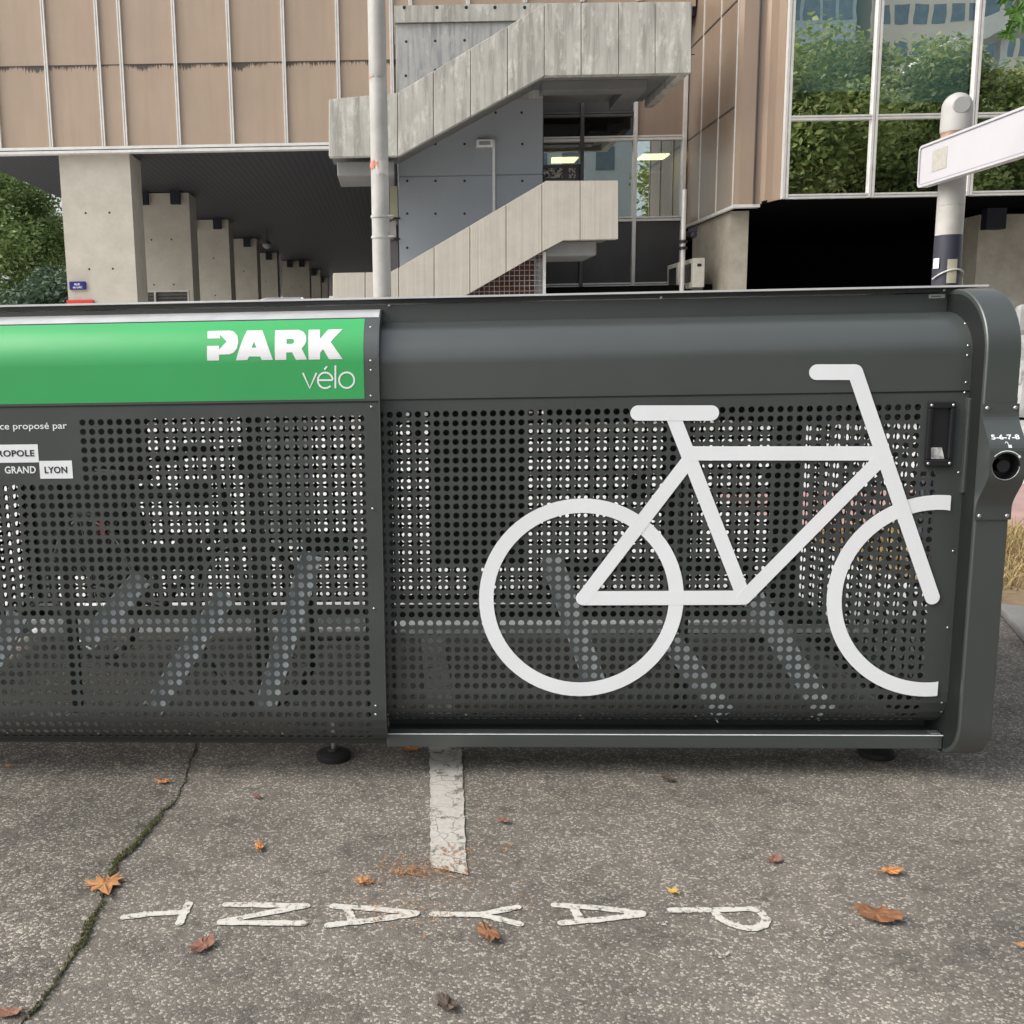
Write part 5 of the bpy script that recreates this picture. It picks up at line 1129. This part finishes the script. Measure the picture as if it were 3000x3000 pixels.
# leaf litter / needles near the end of the bay line
LIT_ = foliage('dry_litter', [(.35, .15, .05), (.45, .22, .08), (.25, .11, .05), (.5, .3, .15)], .1)
mb = MB()
for cx, cy, sx_, sy_, nn in ((1240, 2560, 90, 18, 150), (1330, 2520, 60, 40, 90), (1190, 2545, 60, 25, 70), (1070, 2588, 30, 10, 60), (1160, 2660, 110, 40, 60), (1480, 2490, 60, 15, 16), (1420, 2600, 200, 60, 30), (1200, 2720, 90, 40, 20)):
    for _ in range(nn):
        p = gnd(rnd.gauss(cx, sx_ * .6), rnd.gauss(cy, sy_ * .6)); a = rnd.uniform(0, 6.3); l = rnd.uniform(.004, .014); wd = rnd.uniform(.0006, .0022); u = Vector((math.cos(a), math.sin(a), rnd.uniform(-.1, .3))); v = Vector((-math.sin(a), math.cos(a), 0)); c = Vector((p.x, p.y, .008))
        mb.add([c - u * l, c + v * wd, c + u * l, c - v * wd], [(0, 1, 2, 3)])
tag(mb.build('leaf_litter', LIT_), kind='stuff')
# fallen leaves, each its own thing
LC = {'orange': M('leaf_orange', (.52, .22, .06), (.36, .14, .04), 40, .6), 'tan': M('leaf_tan', (.46, .24, .10), (.30, .13, .05), 45, .65), 'brown': M('leaf_brown', (.26, .115, .05), (.15, .065, .03), 50, .7),
      'rust': M('leaf_rust', (.25, .12, .08), (.17, .08, .055), 60, .7), 'dark': M('leaf_dark', (.05, .035, .025), (.09, .06, .045), 60, .7), 'yellow': M('leaf_yellow', (.6, .42, .06), (.5, .3, .05), 40, .6)}
leaves = [(308, 2605, .062, 'tan', 205, .16, 'large tan leaf lying across the mossy crack'), (475, 2298, .026, 'orange', 80, .5, 'curled orange leaf by the top of the crack below the locker'),
          (752, 2340, .018, 'rust', 30, .5, 'small rust red leaf below the locker foot'), (760, 2490, .026, 'orange', 10, .5, 'bright orange curled leaf alone on the asphalt left of the bay line'),
          (595, 2780, .044, 'rust', 150, .4, 'crumpled reddish brown leaf below the painted letter N'), (1430, 2745, .046, 'brown', 200, .5, 'dark brown crumpled leaf below the painted letter Y'),
          (1200, 2203, .040, 'orange', 120, .6, 'orange leaf under the locker beside the bay line'), (1475, 2413, .024, 'rust', 75, .5, 'small reddish leaf right of the bay line'),
          (2265, 2528, .026, 'rust', 300, .5, 'small red brown leaf at right, left of the orange one'), (2608, 2562, .032, 'orange', 260, .55, 'bright orange leaf at right, above the large brown leaf'),
          (2568, 2690, .060, 'brown', 240, .35, 'largest brown leaf at right of the painted word'), (1968, 2620, .018, 'yellow', 45, .3, 'tiny yellow leaf above the painted letter P'),
          (1310, 2955, .034, 'dark', 20, .7, 'dark curled leaf near the bottom edge'), (1958, 2290, .028, 'dark', 70, .7, 'blackish curled leaf just below the locker at right'),
          (28, 2978, .032, 'rust', 100, .4, 'reddish leaf in the bottom left corner'), (1060, 2592, .022, 'tan', 190, .6, 'small tan leaf in the litter left of the bay line end'),
          (25, 2252, .016, 'tan', 60, .5, 'small pale tan leaf at the left edge below the locker'), (2985, 2780, .014, 'tan', 60, .4, 'tiny tan leaf at the right edge')]
for i, (px, py, s, c_, rot, curl, lb) in enumerate(leaves):
    s *= 1.5; curl *= .7; c = gnd(px, py); a = R(rot); mb = MB(); u = Vector((math.cos(a), math.sin(a), 0)); v = Vector((-math.sin(a), math.cos(a), .0))
    leaf_mesh(mb, Vector((c.x, c.y, .012)) - v * s * .25, u, v, s, curl, i + 20, .07 if curl > .3 else .03, rag=(c_ in ('rust', 'brown', 'dark') or lb.startswith('bright')))
    mb.v = [(x, y, max(z, .007)) for x, y, z in mb.v]
    mb.tube([Vector((c.x, c.y, .012)) - v * s * .3, Vector((c.x, c.y, .010)) - v * s * .8 + u * s * .1], .0012, 5)
    tag(mb.build('fallen_leaf', LC[c_], loc=(c.x, c.y, 0), solid=.0005), lb, 'leaf', 'fallen leaves on the asphalt')
